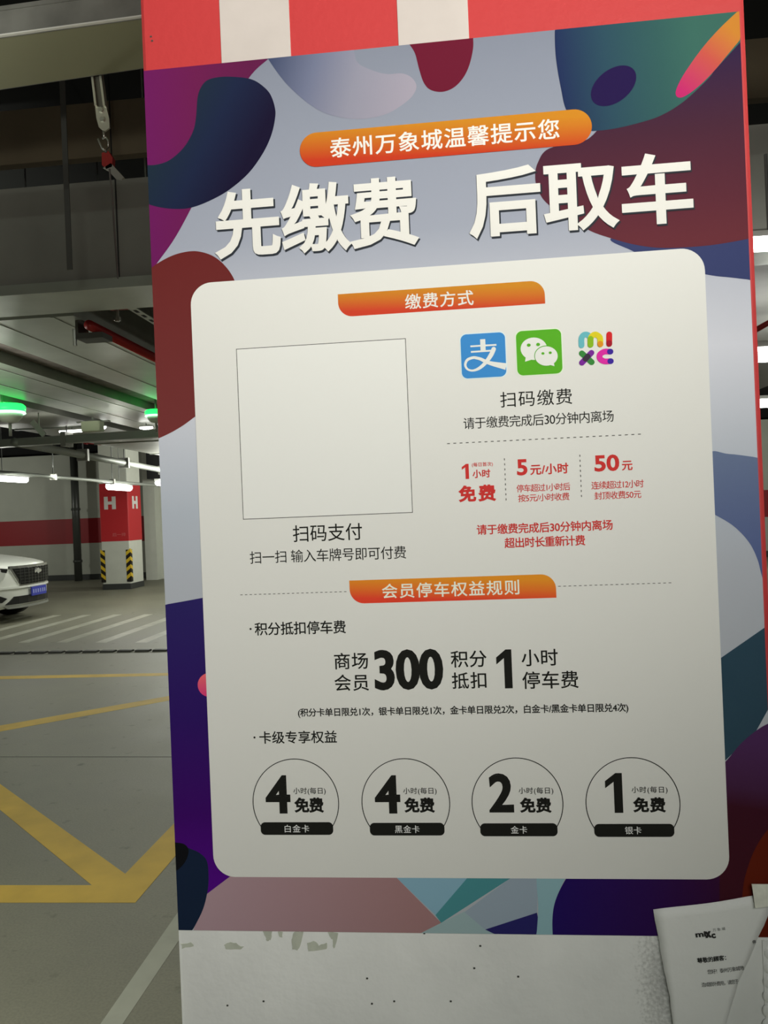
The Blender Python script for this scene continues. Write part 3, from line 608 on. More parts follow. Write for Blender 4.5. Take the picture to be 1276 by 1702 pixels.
for i in range(rows-1):
    for j in range(cols-1): k = i*cols+j; Fq.append((k, k+cols, k+cols+1, k+1))
sheet = mk('paper', V, Fq, paper, nroot, None, True)
sm_ = sheet.modifiers.new('thickness', 'SOLIDIFY'); sm_.thickness = .0004; sm_.offset = 0
inkn = mat('notice_black_ink', (.02, .02, .02), .6)
def ntext(body, xl, yl, xr, yr, h, w_, m=inkn, spread=True):
    o = text('notice_lettering', body, xl, yl, xr, yr, h, m, 0, sheet, w_, spread, tilt=True, yoff=0, org=Vector((0, 0, 0)))
    # lay the print on the curved paper
    for v in o.data.vertices:
        p = v.co; q = p-CAM; xx = 638+F*q.dot(RT)/q.dot(fwd); yy = 851-F*q.dot(UP)/q.dot(fwd)
        v.co.y = -lift(xx, yy)-.0009
    return o
ntext('mi', 1153, 1549, 1170, 1547, 9, .04, spread=False); ntext('x', 1168, 1549, 1179, 1547.5, 11, .07, spread=False); ntext('c', 1179, 1551, 1186, 1550, 8, .05, spread=False)
ntext('万象城', 1181, 1541, 1202, 1538.5, 5, 0, mat('notice_grey_ink', (.2, .2, .2), .6))
ntext('尊敬的顾客：', 1155.4, 1591, 1203, 1586, 9, .03); ntext('您好！泰州万象城地', 1172, 1609, 1233, 1603.6, 7.4, 0); ntext('造成额外费用，请您于', 1162, 1630, 1224, 1625, 7.4, 0)
ntext('停', 1248, 1563, 1254, 1562.5, 6.5, .01)
tp = [aty(x, y, 0) for x, y in ((1245, 1464.5), (1300, 1465), (1302, 1498), (1251, 1504))]
tag(MB().prism([(p.x, -.0085, p.z) for p in tp], (0, .0012, 0)).build('adhesive_tape', mat('tape_film', ink(164, 168, 154, 1480), .3, noise=.08, nscale=90)), 'strip of pale shiny tape holding the corner of the torn notice', 'tape')
st = root('plastic_strip', (0, 0, 0), 'pale bubbled plastic strip stuck beside the torn notice at the lower right', 'strip')
q0 = aty(1266, 1571, 0); q1 = aty(1300, 1740, 0)
stm = mat('strip_plastic', ink(158, 162, 150, 1620), .5)
# starts below the poster edge and stays on the pillar face
MB().box((q0.x, -.0022, q1.z), (PX1-.008, 0, .926)).build('strip_base', stm, st)
for k in range(7):
    p = aty(1277-.6*k, 1582+k*24, 0)
    bb = MB(); R_ = .0085
    for i in range(5):
        rr_ = R_*math.cos(i*PI/2/4.2)
        bb.v += [Vector((p.x+rr_*math.cos(2*PI*j/14)*.8, -.0022-.0026*math.sin(i*PI/2/4.2), p.z+rr_*math.sin(2*PI*j/14))) for j in range(14)]
    for i in range(4):
        for j in range(14): bb.f.append((i*14+j, i*14+(j+1) % 14, (i+1)*14+(j+1) % 14, (i+1)*14+j))
    bb.f.append(tuple(56+j for j in range(14)))
    if p.x+R_ < PX1 and p.z+R_ < .926: bb.build('bubble', stm, st, smooth=True)

# ================================================================== GARAGE OBJECTS
# ---- pillar at the end of the bay, marked H -----------------------------------
HY = 15.95
hl_ = aty(168, 900, HY); hr_ = aty(213.5, 900, HY); hb = aty(229.5, 900, HY+.8)
hx0, hx1 = hl_.x, hr_.x+.02
HO = Vector(((hx0+hx1)/2, HY+.4, 0))
hp = root('pillar', HO, 'distant square pillar with red top half, white letters and striped corner guards', 'pillar')
D_ = .72
hwhite = mat('far_pillar_white', lin(214, 216, 204), .6, noise=.03); hred = mat('far_pillar_red', lin(196, 38, 44), .55)
MB().cbox((hx0, HY, .12), (hx1, HY+D_, 4.2), .02).build('concrete_shaft', hwhite, hp, HO)
MB().cbox((hx0-.006, HY-.006, 1.1), (hx1+.006, HY+D_+.006, 2.42), .02).build('painted_band', hred, hp, HO, label='red painted upper half')
MB().cbox((hx0-.01, HY-.01, 0), (hx1+.01, HY+D_+.01, .13), .02).build('skirting', dark_skirt, hp, HO)
def letterH(xa, xb, z0, z1, y, axis='x'):
    m = MB(); t = (xb-xa)*.33; zc = (z0+z1)/2
    for a_, b_, c_, d_ in ((xa, xa+t, z0, z1), (xb-t, xb, z0, z1), (xa+t, xb-t, zc-.035, zc+.035)):
        if axis == 'x': m.box((a_, y-.004, c_), (b_, y, d_))
        else: m.box((y, a_, c_), (y+.004, b_, d_))
    return m
lw = mat('far_letter_white', lin(225, 222, 216), .6)
letterH(aty(173, 835, HY).x, aty(192.5, 835, HY).x, 1.83, 2.12, HY-.006).build('painted_letter', lw, hp, HO)
letterH(HY+.22, HY+.22+.30, 1.83, 2.12, hx1+.006, 'y').build('painted_letter', lw, hp, HO)
# faint small characters low on the red
bmx = glyphs('后一排', 1.0); V_ = [v.co.copy() for v in bmx.verts]; bmx.verts.index_update(); Fx = [tuple(v.index for v in f.verts) for f in bmx.faces]; bmx.free()
xa_, ya_, xb_, yb_ = bbox2(V_); ca = aty(187, 889, HY); cb = aty(209, 889, HY); sc_ = (cb.x-ca.x)/(xb_-xa_)
mk('painted_characters', [(ca.x+(v.x-xa_)*sc_, HY-.008, 1.21+(v.y-ya_)*sc_*.8) for v in V_], Fx, mat('faint_letter', lin(206, 120, 116), .6), hp, HO)
gy = mat('guard_yellow', lin(232, 196, 48), .4); gk = mat('guard_black', lin(28, 22, 18), .5)
for gx, gname in ((hx0, 0), (hx1, 1)):
    e = MB(); s_ = -1 if gname == 0 else 1; wd = .085
    # L-shaped rubber guard wrapped round the corner
    e.box((min(gx, gx-s_*wd)-(.012 if s_ < 0 else 0), HY-.02, .17), (max(gx, gx-s_*wd)+(.012 if s_ > 0 else 0), HY-.0065, .9))
    e.box((min(gx+s_*.0065, gx+s_*.02), HY-.02, .17), (max(gx+s_*.0065, gx+s_*.02), HY+wd, .9))
    gd = e.build('corner_guard', gk, hp, HO, label='black rubber guard with yellow slanting stripes')
    for k in range(4):
        zc = .22+k*.18; m = MB(); sl = .085; th = .085
        x_a, x_b = (gx-.02, gx+wd) if s_ < 0 else (gx-wd, gx+.02)
        dz = -sl if s_ < 0 else sl
        zl = zc+(sl if s_ < 0 else 0)
        m.prism([(x_a, HY-.0215, zl), (x_b, HY-.0215, zl+dz), (x_b, HY-.0215, zl+dz+th), (x_a, HY-.0215, zl+th)], (0, .001, 0))
        if s_ > 0: m.prism([(gx+.0205, HY-.02, zc+sl), (gx+.0205, HY+wd, zc+sl-.05), (gx+.0205, HY+wd, zc+sl-.05+th), (gx+.0205, HY-.02, zc+sl+th)], (.001, 0, 0))
        m.build('guard_stripe', gy, gd, HO)

# ---- dark drain pipe down the back wall -----------------------------------------
pt = aty(122, 762, BACK_Y-.35); pb_ = aty(130.5, 962, BACK_Y-.35)
tag(MB().tube([(pb_.x, BACK_Y-.35, 0), (pb_.x, BACK_Y-.35, 3.9)], .10, 12).tube([(pb_.x, BACK_Y-.35, .5), (pb_.x, BACK_Y-.35, .56)], .12, 12).tube([(pb_.x, BACK_Y-.35, 1.9), (pb_.x, BACK_Y-.35, 1.96)], .12, 12).build('drain_pipe', mat('drain_pipe_dark', lin(64, 66, 62), .35), smooth=True), 'dark vertical drain pipe standing in front of the banded wall', 'pipe')

# ---- ducts, trays and beams overhead -----------------------------------------------
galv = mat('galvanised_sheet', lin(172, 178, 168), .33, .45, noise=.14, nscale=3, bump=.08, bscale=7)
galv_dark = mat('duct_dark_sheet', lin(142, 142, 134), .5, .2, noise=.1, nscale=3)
conc = mat('beam_concrete', lin(128, 114, 92), .85, noise=.12, nscale=3, bump=.1, bscale=30)
redp = mat('sprinkler_red', lin(168, 36, 34), .4)
steel = mat('bright_steel', lin(190, 192, 184), .3, .8)
def thing(name, label, cat, mb, m, group=None, smooth=False): return tag(mb.build(name, m, smooth=smooth), label, cat, group)
# nearest cable tray, underside about 1.4 m above the eye
T1 = [atz(0, 62, 2.9), atz(235, 30, 2.9), atz(235, 114, 2.9), atz(0, 149, 2.9)]
fn = lambda p, q, x: p.y+(q.y-p.y)*(x-p.x)/(q.x-p.x)
tray = root('cable_tray', (-1.4, fn(T1[0], T1[1], -1.4), 2.9), 'olive grey cable tray running overhead at the top left, bright lower edge', 'cable tray')
TO = tray.location.copy()
xs = (-5.0, 3.2)
n0 = [(x, fn(T1[0], T1[1], x)) for x in xs]; n1 = [(x, fn(T1[3], T1[2], x)) for x in xs]
MB().prism([(n0[0][0], n0[0][1], 2.9), (n0[1][0], n0[1][1], 2.9), (n1[1][0], n1[1][1], 2.9), (n1[0][0], n1[0][1], 2.9)], (0, 0, .003)).build('tray_base', mat('tray_olive', lin(150, 150, 120), .6, .2, noise=.06, nscale=2), tray, TO)
MB().obox((n0[0][0], n0[0][1], 2.935), (n0[1][0], n0[1][1], 2.935), .003, .075).build('tray_side', mat('tray_side_grey', lin(128, 128, 122), .6, .3, noise=.25, nscale=7), tray, TO)
MB().obox((n1[0][0], n1[0][1], 2.935), (n1[1][0], n1[1][1], 2.935), .003, .07).build('tray_side', MATS['tray_side_grey'], tray, TO)
MB().obox((n0[0][0], n0[0][1]-.004, 2.901), (n0[1][0], n0[1][1]-.004, 2.901), .010, .004).build('tray_lip', mat('lip_bright', lin(240, 240, 232), .35, .2), tray, TO, label='bright folded lower edge')
MB().obox((n0[0][0], n0[0][1]+.02, 2.979), (n0[1][0], n0[1][1]+.02, 2.979), .05, .012).build('tray_cover', MATS['tray_side_grey'], tray, TO)
# concrete beam behind it
b0 = aty(0, 275, 3.1); b1 = aty(0, 200, 3.1)
struct(MB().box((-9, 3.1, b0.z), (6, 3.16, b1.z)).box((-9, 3.1, b1.z), (6, 3.6, b1.z+.05)).build('ceiling_beam', conc))
# big rectangular air duct across the view, its lower flange
dY = 2.37
zt = aty(0, 315, dY).z; zb = aty(0, 483, dY).z
duct = root('air_duct', (-1.5, dY, zb), 'wide dark grey air duct crossing behind the near pillar', 'air duct')
DO = duct.location.copy()
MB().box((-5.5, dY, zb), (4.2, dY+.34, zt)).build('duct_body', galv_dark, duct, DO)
MB().box((-5.5, dY-.02, zb-.022), (4.2, dY+.36, zb-.001)).build('lower_flange', galv, duct, DO)
MB().box((-5.5, dY-.03, zb-.035), (4.2, dY-.02, zb+.012)).build('flange_lip', galv, duct, DO)
for x in (aty(196, 430, dY).x, aty(196, 430, dY).x-1.25, aty(196, 430, dY).x-2.5, .4, 1.65):
    MB().box((x, dY-.004, zb), (x+.006, dY, zt)).build('duct_seam', mat('seam_dark', (.02, .02, .02), .6), duct, DO)
for x in (aty(104, 400, dY).x, aty(104, 400, dY).x-1.6):
    pass
# vertical strap in front of the duct
sa = aty(103, 135, 2.1); sb_ = aty(116, 330, 2.1)
strap = root('hanging_strap', (sa.x, 2.1, sb_.z), 'thin dark vertical hanger strap in front of the big air duct', 'strap')
MB().box((sa.x-.012, 2.1, zb-.02), (sa.x+.012, 2.104, 4.2)).build('strap_band', mat('strap_dark', lin(92, 92, 88), .5, .4), strap, strap.location)
# swivel hanger: channel, bolted plate, hook, red tag, lower bracket, wire
gY = 1.3
P = lambda x, y: aty(x, y, gY)
hg = root('rod_hanger', P(168, 200), 'bolted steel hanger with a red tag dangling below the cable tray', 'hanger')
hgo = hg.location.copy()
zin = mat('zinc_plate', lin(205, 205, 190), .35, .6)
def bar2(a_, b_, wd, th=.006, mm=None, name='channel_rail', label=None):
    return MB().obox(P(*a_), P(*b_), wd, th, (0, 1, 0)).build(name, mm or zin, hg, hgo, label=label)
k_ = .00182
bar2((147, 60), (161, 178), .007, .02); bar2((160, 60), (175, 178), .007, .02)
bar2((153, 60), (168, 178), .016, .004, mat('channel_web', lin(96, 94, 84), .6, .3), 'channel_web')
pts = [(158, 178), (176, 176), (181, 196), (182, 212), (173, 219), (164, 211), (160, 196)]
MB().prism([P(*p) for p in pts], (0, .006, 0)).build('bolted_plate', zin, hg, hgo)
for q in ((167.5, 183), (170.5, 199)):
    c = P(*q)
    MB().tube([c+Vector((0, -.006, 0)), c], .0085, 6).build('bolt', steel, hg, hgo)
hk = [P(*q) for q in ((163, 231), (166, 238), (170, 247), (176, 250), (181, 244), (180, 234), (176, 228), (170, 230))]
MB().tube(hk, .0035, 6).tube([P(172, 218), P(174, 230)], .004, 6).build('hook', steel, hg, hgo, True)
MB().prism([P(*p) for p in ((169, 254), (180, 251), (187, 262), (186, 277), (176, 281), (169, 274))], (0, .02, 0)).build('red_tag', mat('tag_red', lin(150, 28, 24), .5), hg, hgo)
MB().prism([P(*p) for p in ((171, 279), (184, 271), (206, 295), (202, 298), (192, 297), (180, 284))], (0, .008, 0)).build('lower_bracket', mat('bracket_zinc', lin(150, 150, 142), .5, .4), hg, hgo)
MB().tube([P(176, 250), P(176, 254)], .004, 6).tube([P(182, 281), P(187, 340), P(196, 463)], .0028, 6).build('wire', mat('wire_grey', lin(110, 112, 110), .5, .3), hg, hgo)
# ducts that run away from the camera
Z2 = 2.6
def run(name, label, cat, x0, x1, z0, z1, y0, y1, m, seams=0, group=None):
    r = root(name, ((x0+x1)/2, y0, z0), label, cat, group); o = r.location.copy()
    MB().box((x0, y0, z0), (x1, y1, z1)).build('duct_body', m, r, o)
    for yy in (y0+1.1, (y0+y1)/2, y1-.3):
        MB().tube([((x0+x1)/2, yy, z1), ((x0+x1)/2, yy, 4.195)], .006, 6).build('drop_rod', mat('wire_grey', lin(110, 112, 110), .5, .3), r, o)
    y = y0+1.1
    while seams and y < y1:
        MB().box((x0-.012, y, z0-.012), (x1+.012, y+.03, z1)).build('joint_flange', MATS['galvanised_sheet'], r, o); y += seams
    return r
xA = lambda k: CAM.x+k*(Z2-CAM.z)
run('air_duct', 'broad bright galvanised duct running away beside the red pipe', 'air duct', -2.66, -1.96, Z2, Z2+.35, 2.85, 9.2, galv, 0)
run('air_duct', 'second galvanised duct running away nearer the left edge', 'air duct', -3.7, -2.98, Z2, Z2+.35, 2.85, 10.4, mat('galv_b', lin(158, 163, 152), .38, .4, noise=.15, nscale=3), 0)
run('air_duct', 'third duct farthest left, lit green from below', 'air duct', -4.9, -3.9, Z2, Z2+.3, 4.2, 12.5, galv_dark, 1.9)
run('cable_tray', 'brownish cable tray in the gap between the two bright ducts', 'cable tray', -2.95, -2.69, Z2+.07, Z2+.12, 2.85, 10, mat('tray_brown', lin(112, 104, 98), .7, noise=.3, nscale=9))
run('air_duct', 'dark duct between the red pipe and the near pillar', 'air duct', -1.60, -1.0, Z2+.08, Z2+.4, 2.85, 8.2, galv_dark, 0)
for o in [q for q in bpy.data.objects if q.get('label', '').startswith(('broad bright galv', 'second galvanised'))]:
    for dx in (-.12, .22):
        p = o.location
        MB().box((p.x+dx, p.y, Z2-.003), (p.x+dx+.018, p.y+6.3, Z2)).build('fold_seam', galv, o, p)
rp = atz(120, 517, 2.53)
tag(MB().tube([(-1.905, 2.9, 2.56), (-1.905, 8.6, 2.56)], .027, 12).build('sprinkler_pipe', redp, smooth=True), 'red sprinkler pipe running away under the ceiling ducts', 'pipe')
rb = root('pipe_bracket', (-1.95, 3.02, 2.56), 'small grey bracket at the near end of the red pipe', 'bracket')
MB().box((-2.0, 2.94, 2.50), (-1.85, 3.06, 2.53)).box((-2.0, 2.94, 2.53), (-1.985, 3.06, 2.6)).build('bracket_plate', mat('bracket_dull', lin(84, 86, 80), .7), rb, rb.location)
MB().tube([(-2.02, 2.97, 2.47), (-2.02, 2.97, 2.56)], .012, 8).build('bolt', steel, rb, rb.location)
# perforated rail
pr0 = Vector((-1.70, 3.05, 2.66)); prl = root('perforated_rail', pr0, 'perforated steel rail with a row of dark slots beside the near pillar', 'rail')
MB().box((-1.725, 2.9, 2.655), (-1.675, 8, 2.66)).box((-1.725, 2.9, 2.66), (-1.72, 8, 2.681)).tube([(-1.72, 3.3, 2.66), (-1.72, 3.3, 4.195)], .005, 6).tube([(-1.72, 6.3, 2.66), (-1.72, 6.3, 4.195)], .005, 6).build('rail_channel', galv, prl, pr0)
slot = mat('slot_black', (.004, .004, .004), .8)
sm0 = MB().box((-1.709, 3.02, 2.6535), (-1.691, 3.07, 2.6551)).build('slot', slot, prl, pr0)
for k in range(1, 30):
    o = sm0.copy(); col.objects.link(o); o.parent = prl; o.location = (0, k*.105, 0)
bl = root('pipe_clamp', (-1.74, 3.02, 2.6), 'bright steel clamp hanging beside the perforated rail', 'clamp')
MB().tube([(-1.80, 3.02, 2.60), (-1.80, 3.02, 2.68)], .012, 8).tube([(-1.80, 3.02, 2.605), (-1.80, 3.02, 2.625)], .02, 6).build('clamp_bolt', steel, bl, bl.location)
MB().box((-1.84, 2.98, 2.665), (-1.74, 3.04, 2.681)).build('clamp_plate', redp, bl, bl.location)
MB().tube([(-1.79, 3.01, 2.68), (-1.79, 3.01, 4.195)], .004, 6).build('drop_rod', mat('wire_dark', (.02, .02, .02), .7), bl, bl.location)

# ---- conduits and tube lamps --------------------------------------------------------
cond = mat('conduit_grey', lin(150, 154, 146), .55, .3)
glow = mat('lamp_diffuser', (1, 1, .96), .5, emit=9)
def conduit(label, a_, b_, r, stubs=(), group=None, up=4.195, trunk=False):
    a_ = Vector(a_); b_ = Vector(b_); rt = root('lamp_conduit', a_, label, 'conduit', group)
    (MB().obox(a_, b_, r*2.2, r*1.7) if trunk else MB().tube([a_, b_], r, 8)).build('conduit_run', cond, rt, a_, not trunk)
    for t in stubs:
        p = a_.lerp(b_, t)
        MB().obox(p-(b_-a_).normalized()*.03, p+(b_-a_).normalized()*.03, r*3, r*3.2).build('clamp', MATS['bracket_zinc'], rt, a_)
        MB().tube([p+Vector((0, 0, r)), (p.x, p.y, up)], .008, 6).build('drop_rod', MATS['wire_grey'], rt, a_)
    return rt
def atd(x, y, Zp):    # point on the plane at height Zp
    return atz(x, y, Zp)
conduit('long trunking crossing the ceiling above the distant H pillar', atd(-160, 748, 2.45), atd(290, 719, 2.45), .05, (.2, .62), trunk=True, up=2.6)
conduit('grey pipe slanting away above the banded wall', atd(24, 735, 2.45), atd(300, 787, 2.45), .05, (.28, .52, .82))
l1 = atd(-40, 791, 2.2); l2 = atd(199, 808, 2.2); l3 = atd(275, 815, 2.2)
dirn = (l2-l1).normalized()
conduit('thin conduit carrying the two lit tubes before the banded wall', l1+Vector((0, 0, .07)), l2+dirn*2.2+Vector((0, 0, .07)), .03, (.3, .62))
def lamp(label, c, d, L, r=.055, group='lit tube lamps in the garage', watts=10, m=None, emitter=True, hang=4.195):
    c = Vector(c); d = Vector(d).normalized()
    rt = root('tube_lamp', c, label, 'lamp', group)
    MB().obox(c-d*L/2+Vector((0, 0, r*.8)), c+d*L/2+Vector((0, 0, r*.8)), r*1.5, r*.6).build('housing', mat('lamp_housing', lin(205, 206, 200), .5), rt, c)
    MB().tube([c-d*L/2, c-d*(L/2-.04), c+d*(L/2-.04), c+d*L/2], [r*.5, r*.9, r*.9, r*.5], 10).build('diffuser', m or glow, rt, c, True, 'glowing white tube')
    if hang: MB().tube([c+Vector((0, 0, r)), (c.x, c.y, hang)], .006, 6).build('drop_rod', MATS['wire_grey'], rt, c)
    if emitter:
        bulb('tube_lamp_light', (c.x, c.y, c.z-r*2.2), watts, COOL, .05)
    return rt
lamp('lit white tube lamp at the left edge above the parked car', atd(4, 794.5, 2.2), dirn, 1.25, watts=24)
lamp('lit white tube lamp hanging in front of the red H pillar', atd(198.5, 809.5, 2.2), dirn+Vector((0, -.35, 0)), 1.0, .075, watts=30)
lamp('short lit lamp beside the near pillar edge above the white pier', atd(281, 804, 2.2), dirn, 1.2, .06, watts=12)
lamp('slim lit lamp on the far ceiling trunking, left of the pale box', atd(119.5, 716.5, 2.55), (1, -.06, 0), .30, .02, emitter=False, hang=2.599)
lamp('tiny lit lamp just right of the pale ceiling box', atd(171, 711, 2.55), (1, -.9, 0), .14, .02, emitter=False, hang=2.599)
lamp('small lit lamp on the ceiling near the second green light', atd(243, 711, 2.55), (1, .2, 0), .14, .022, emitter=False, hang=2.599)
lamp('bright lamp where the trunking meets the near pillar edge', atd(262, 721, 2.5), (1, .1, 0), .3, .028, emitter=False, hang=2.599)
# lamps seen in the sliver right of the near pillar
lamp('bright lamp in the upper part of the sliver right of the near pillar', atd(1278, 403, 2.45), (1, .02, 0), 1.0, .035, watts=1.2, hang=2.78)
lamp('wide bright lamp in the middle of the sliver right of the near pillar', atd(1285, 586, 2.5), (1, .02, 0), 1.0, .07, watts=1.5, hang=2.78)
lamp('lowest bright lamp in the sliver right of the near pillar', atd(1285, 668, 2.3), (1, .02, 0), 1.2, .05, watts=4, hang=2.78)
# bodies outside the frame: the poster's key lamp, and one added for the fill
lamp('tube lamp over the lane before the near pillar', (KEY[0], KEY[1], KEY[2]+.1), (1, 0, 0), 1.2, .045, emitter=False)
lamp('added lamp body of the fill light behind the viewer', (.3, -4.6, 2.8), (1, 0, 0), 1.2, .045, emitter=False)
box_ = root('junction_box', atd(154, 709, 2.5), 'pale junction box on the far ceiling between two small lamps', 'box'); c = box_.location.copy()
MB().cbox((c.x-.10, c.y-.06, c.z-.05), (c.x+.10, c.y+.06, c.z+.05), .015).build('box_body', mat('box_pale', lin(196, 200, 172), .5), box_, c)
MB().obox(c+Vector((-.16, 0, .05)), c+Vector((.18, 0, .05)), .05, .012).tube([c+Vector((0, 0, .05)), (c.x, c.y, 2.598)], .012, 6).build('mounting_plate', MATS['bracket_zinc'], box_, c)
wing = root('angle_bracket', atd(65, 712, 2.45), 'tilted pale angle bracket on the far ceiling pipes', 'bracket'); c = wing.location.copy()
MB().obox(c+Vector((-.07, 0, .07)), c+Vector((.05, 0, -.07)), .05, .02, (0, 1, 0)).tube([c, (c.x, c.y, 2.6)], .006, 6).build('bracket_plate', MATS['bracket_zinc'], wing, c)
# green bay indicators
green = mat('green_glow', (.02, 1, .12), .4, emit=2.0); pale_green = mat('green_core', (.45, 1, .6), .4, emit=2.6)
def indicator(px, py, Zp, s, label, pw):
    c = atd(px, py, Zp); r = root('bay_indicator', c, label, 'indicator light', 'green bay indicator lights')
    def lathe(prof, name, m, lb=None):
        mb = MB(); n = 20
        for rr, z in prof: mb.v += [Vector((c.x+rr*s*math.cos(2*PI*k/n), c.y+rr*s*math.sin(2*PI*k/n), c.z+z*s)) for k in range(n)]
        for i in range(len(prof)-1):
            for k in range(n): mb.f.append((i*n+k, i*n+(k+1) % n, (i+1)*n+(k+1) % n, (i+1)*n+k))
        mb.f.append(tuple(range(n))[::-1]); mb.f.append(tuple((len(prof)-1)*n+k for k in range(n)))
        return mb.build(name, m, r, c, True, lb)
    lathe([(.19, .02), (.2, .05), (.2, .09), (.17, .12)], 'upper_ring', green)
    lathe([(.19, -.01), (.2, 0), (.195, .02)], 'core_ring', pale_green)
    lathe([(.03, -.13), (.10, -.11), (.15, -.06), (.165, -.01)], 'lower_dome', mat('dome_pale', lin(190, 196, 180), .5))
    lathe([(.02, -.3), (.02, -.13)], 'stem', MATS['bracket_zinc']); lathe([(.015, .12), (.015, ((2.599 if px < 100 else 2.67)-Zp)/s)], 'drop_rod', MATS['wire_grey'])
    l = bpy.data.lights.new('indicator_light', 'POINT'); l.energy = pw; l.color = (.05, 1, .15); l.shadow_soft_size = .12
    o = bpy.data.objects.new('indicator_light', l); col.objects.link(o); o.location = c+Vector((0, -.3, .16*s))
indicator(16, 687, 2.5, .66, 'green glowing bay indicator light at the left edge under the ducts', .6)
indicator(259, 692, 2.5, .5, 'green glowing bay indicator light half hidden by the near pillar', .15)
# dark duct with grille over the white pier
dd = aty(243, 770, BACK_Y-2.2)
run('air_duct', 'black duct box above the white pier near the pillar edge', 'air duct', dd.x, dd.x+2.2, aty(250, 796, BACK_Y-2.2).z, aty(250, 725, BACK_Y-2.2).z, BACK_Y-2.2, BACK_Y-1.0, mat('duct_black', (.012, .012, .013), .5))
# darker and redder clutter of far pipes
f0 = aty(148, 745, 14.2)
conduit('dark red far pipe rack beam left of the H pillar', aty(118, 732, 15.5), aty(168, 738, 15.5), .03, (.5,))
for o in bpy.data.objects:
    if o.get('label') == 'dark red far pipe rack beam left of the H pillar':
        for ch in o.children: ch.data.materials[0] = mat('pipe_dark_red', lin(110, 24, 24), .5)
t_ = root('sprinkler_branch', aty(215, 678, 9.5), 'dark red sprinkler branch pipes under the far ceiling by the near pillar', 'pipe'); c = t_.location.copy()
for (x0, y0, x1, y1) in ((185, 669, 228, 684), (205, 671, 268, 676), (216, 667, 217, 682), (228, 684, 270, 681)):
    MB().tube([aty(x0, y0, 9.5), aty(x1, y1, 9.5)], .022, 8).build('branch_pipe', mat('branch_red', lin(128, 62, 60), .5), t_, c, True)
# red pipe in the right-hand sliver
q = aty(1262, 545, 4.0); q2 = aty(1300, 524, 4.0)
tag(MB().tube([q+(q-q2)*1.0, q2+(q2-q)*5], .018, 8).build('sprinkler_pipe', redp, smooth=True), 'red pipe crossing the sliver right of the near pillar', 'pipe')
run('air_duct', 'pale grey duct in the sliver right of the near pillar', 'air duct', 1.2, 3.6, 2.78, 2.98, 2.9, 9, galv_dark)

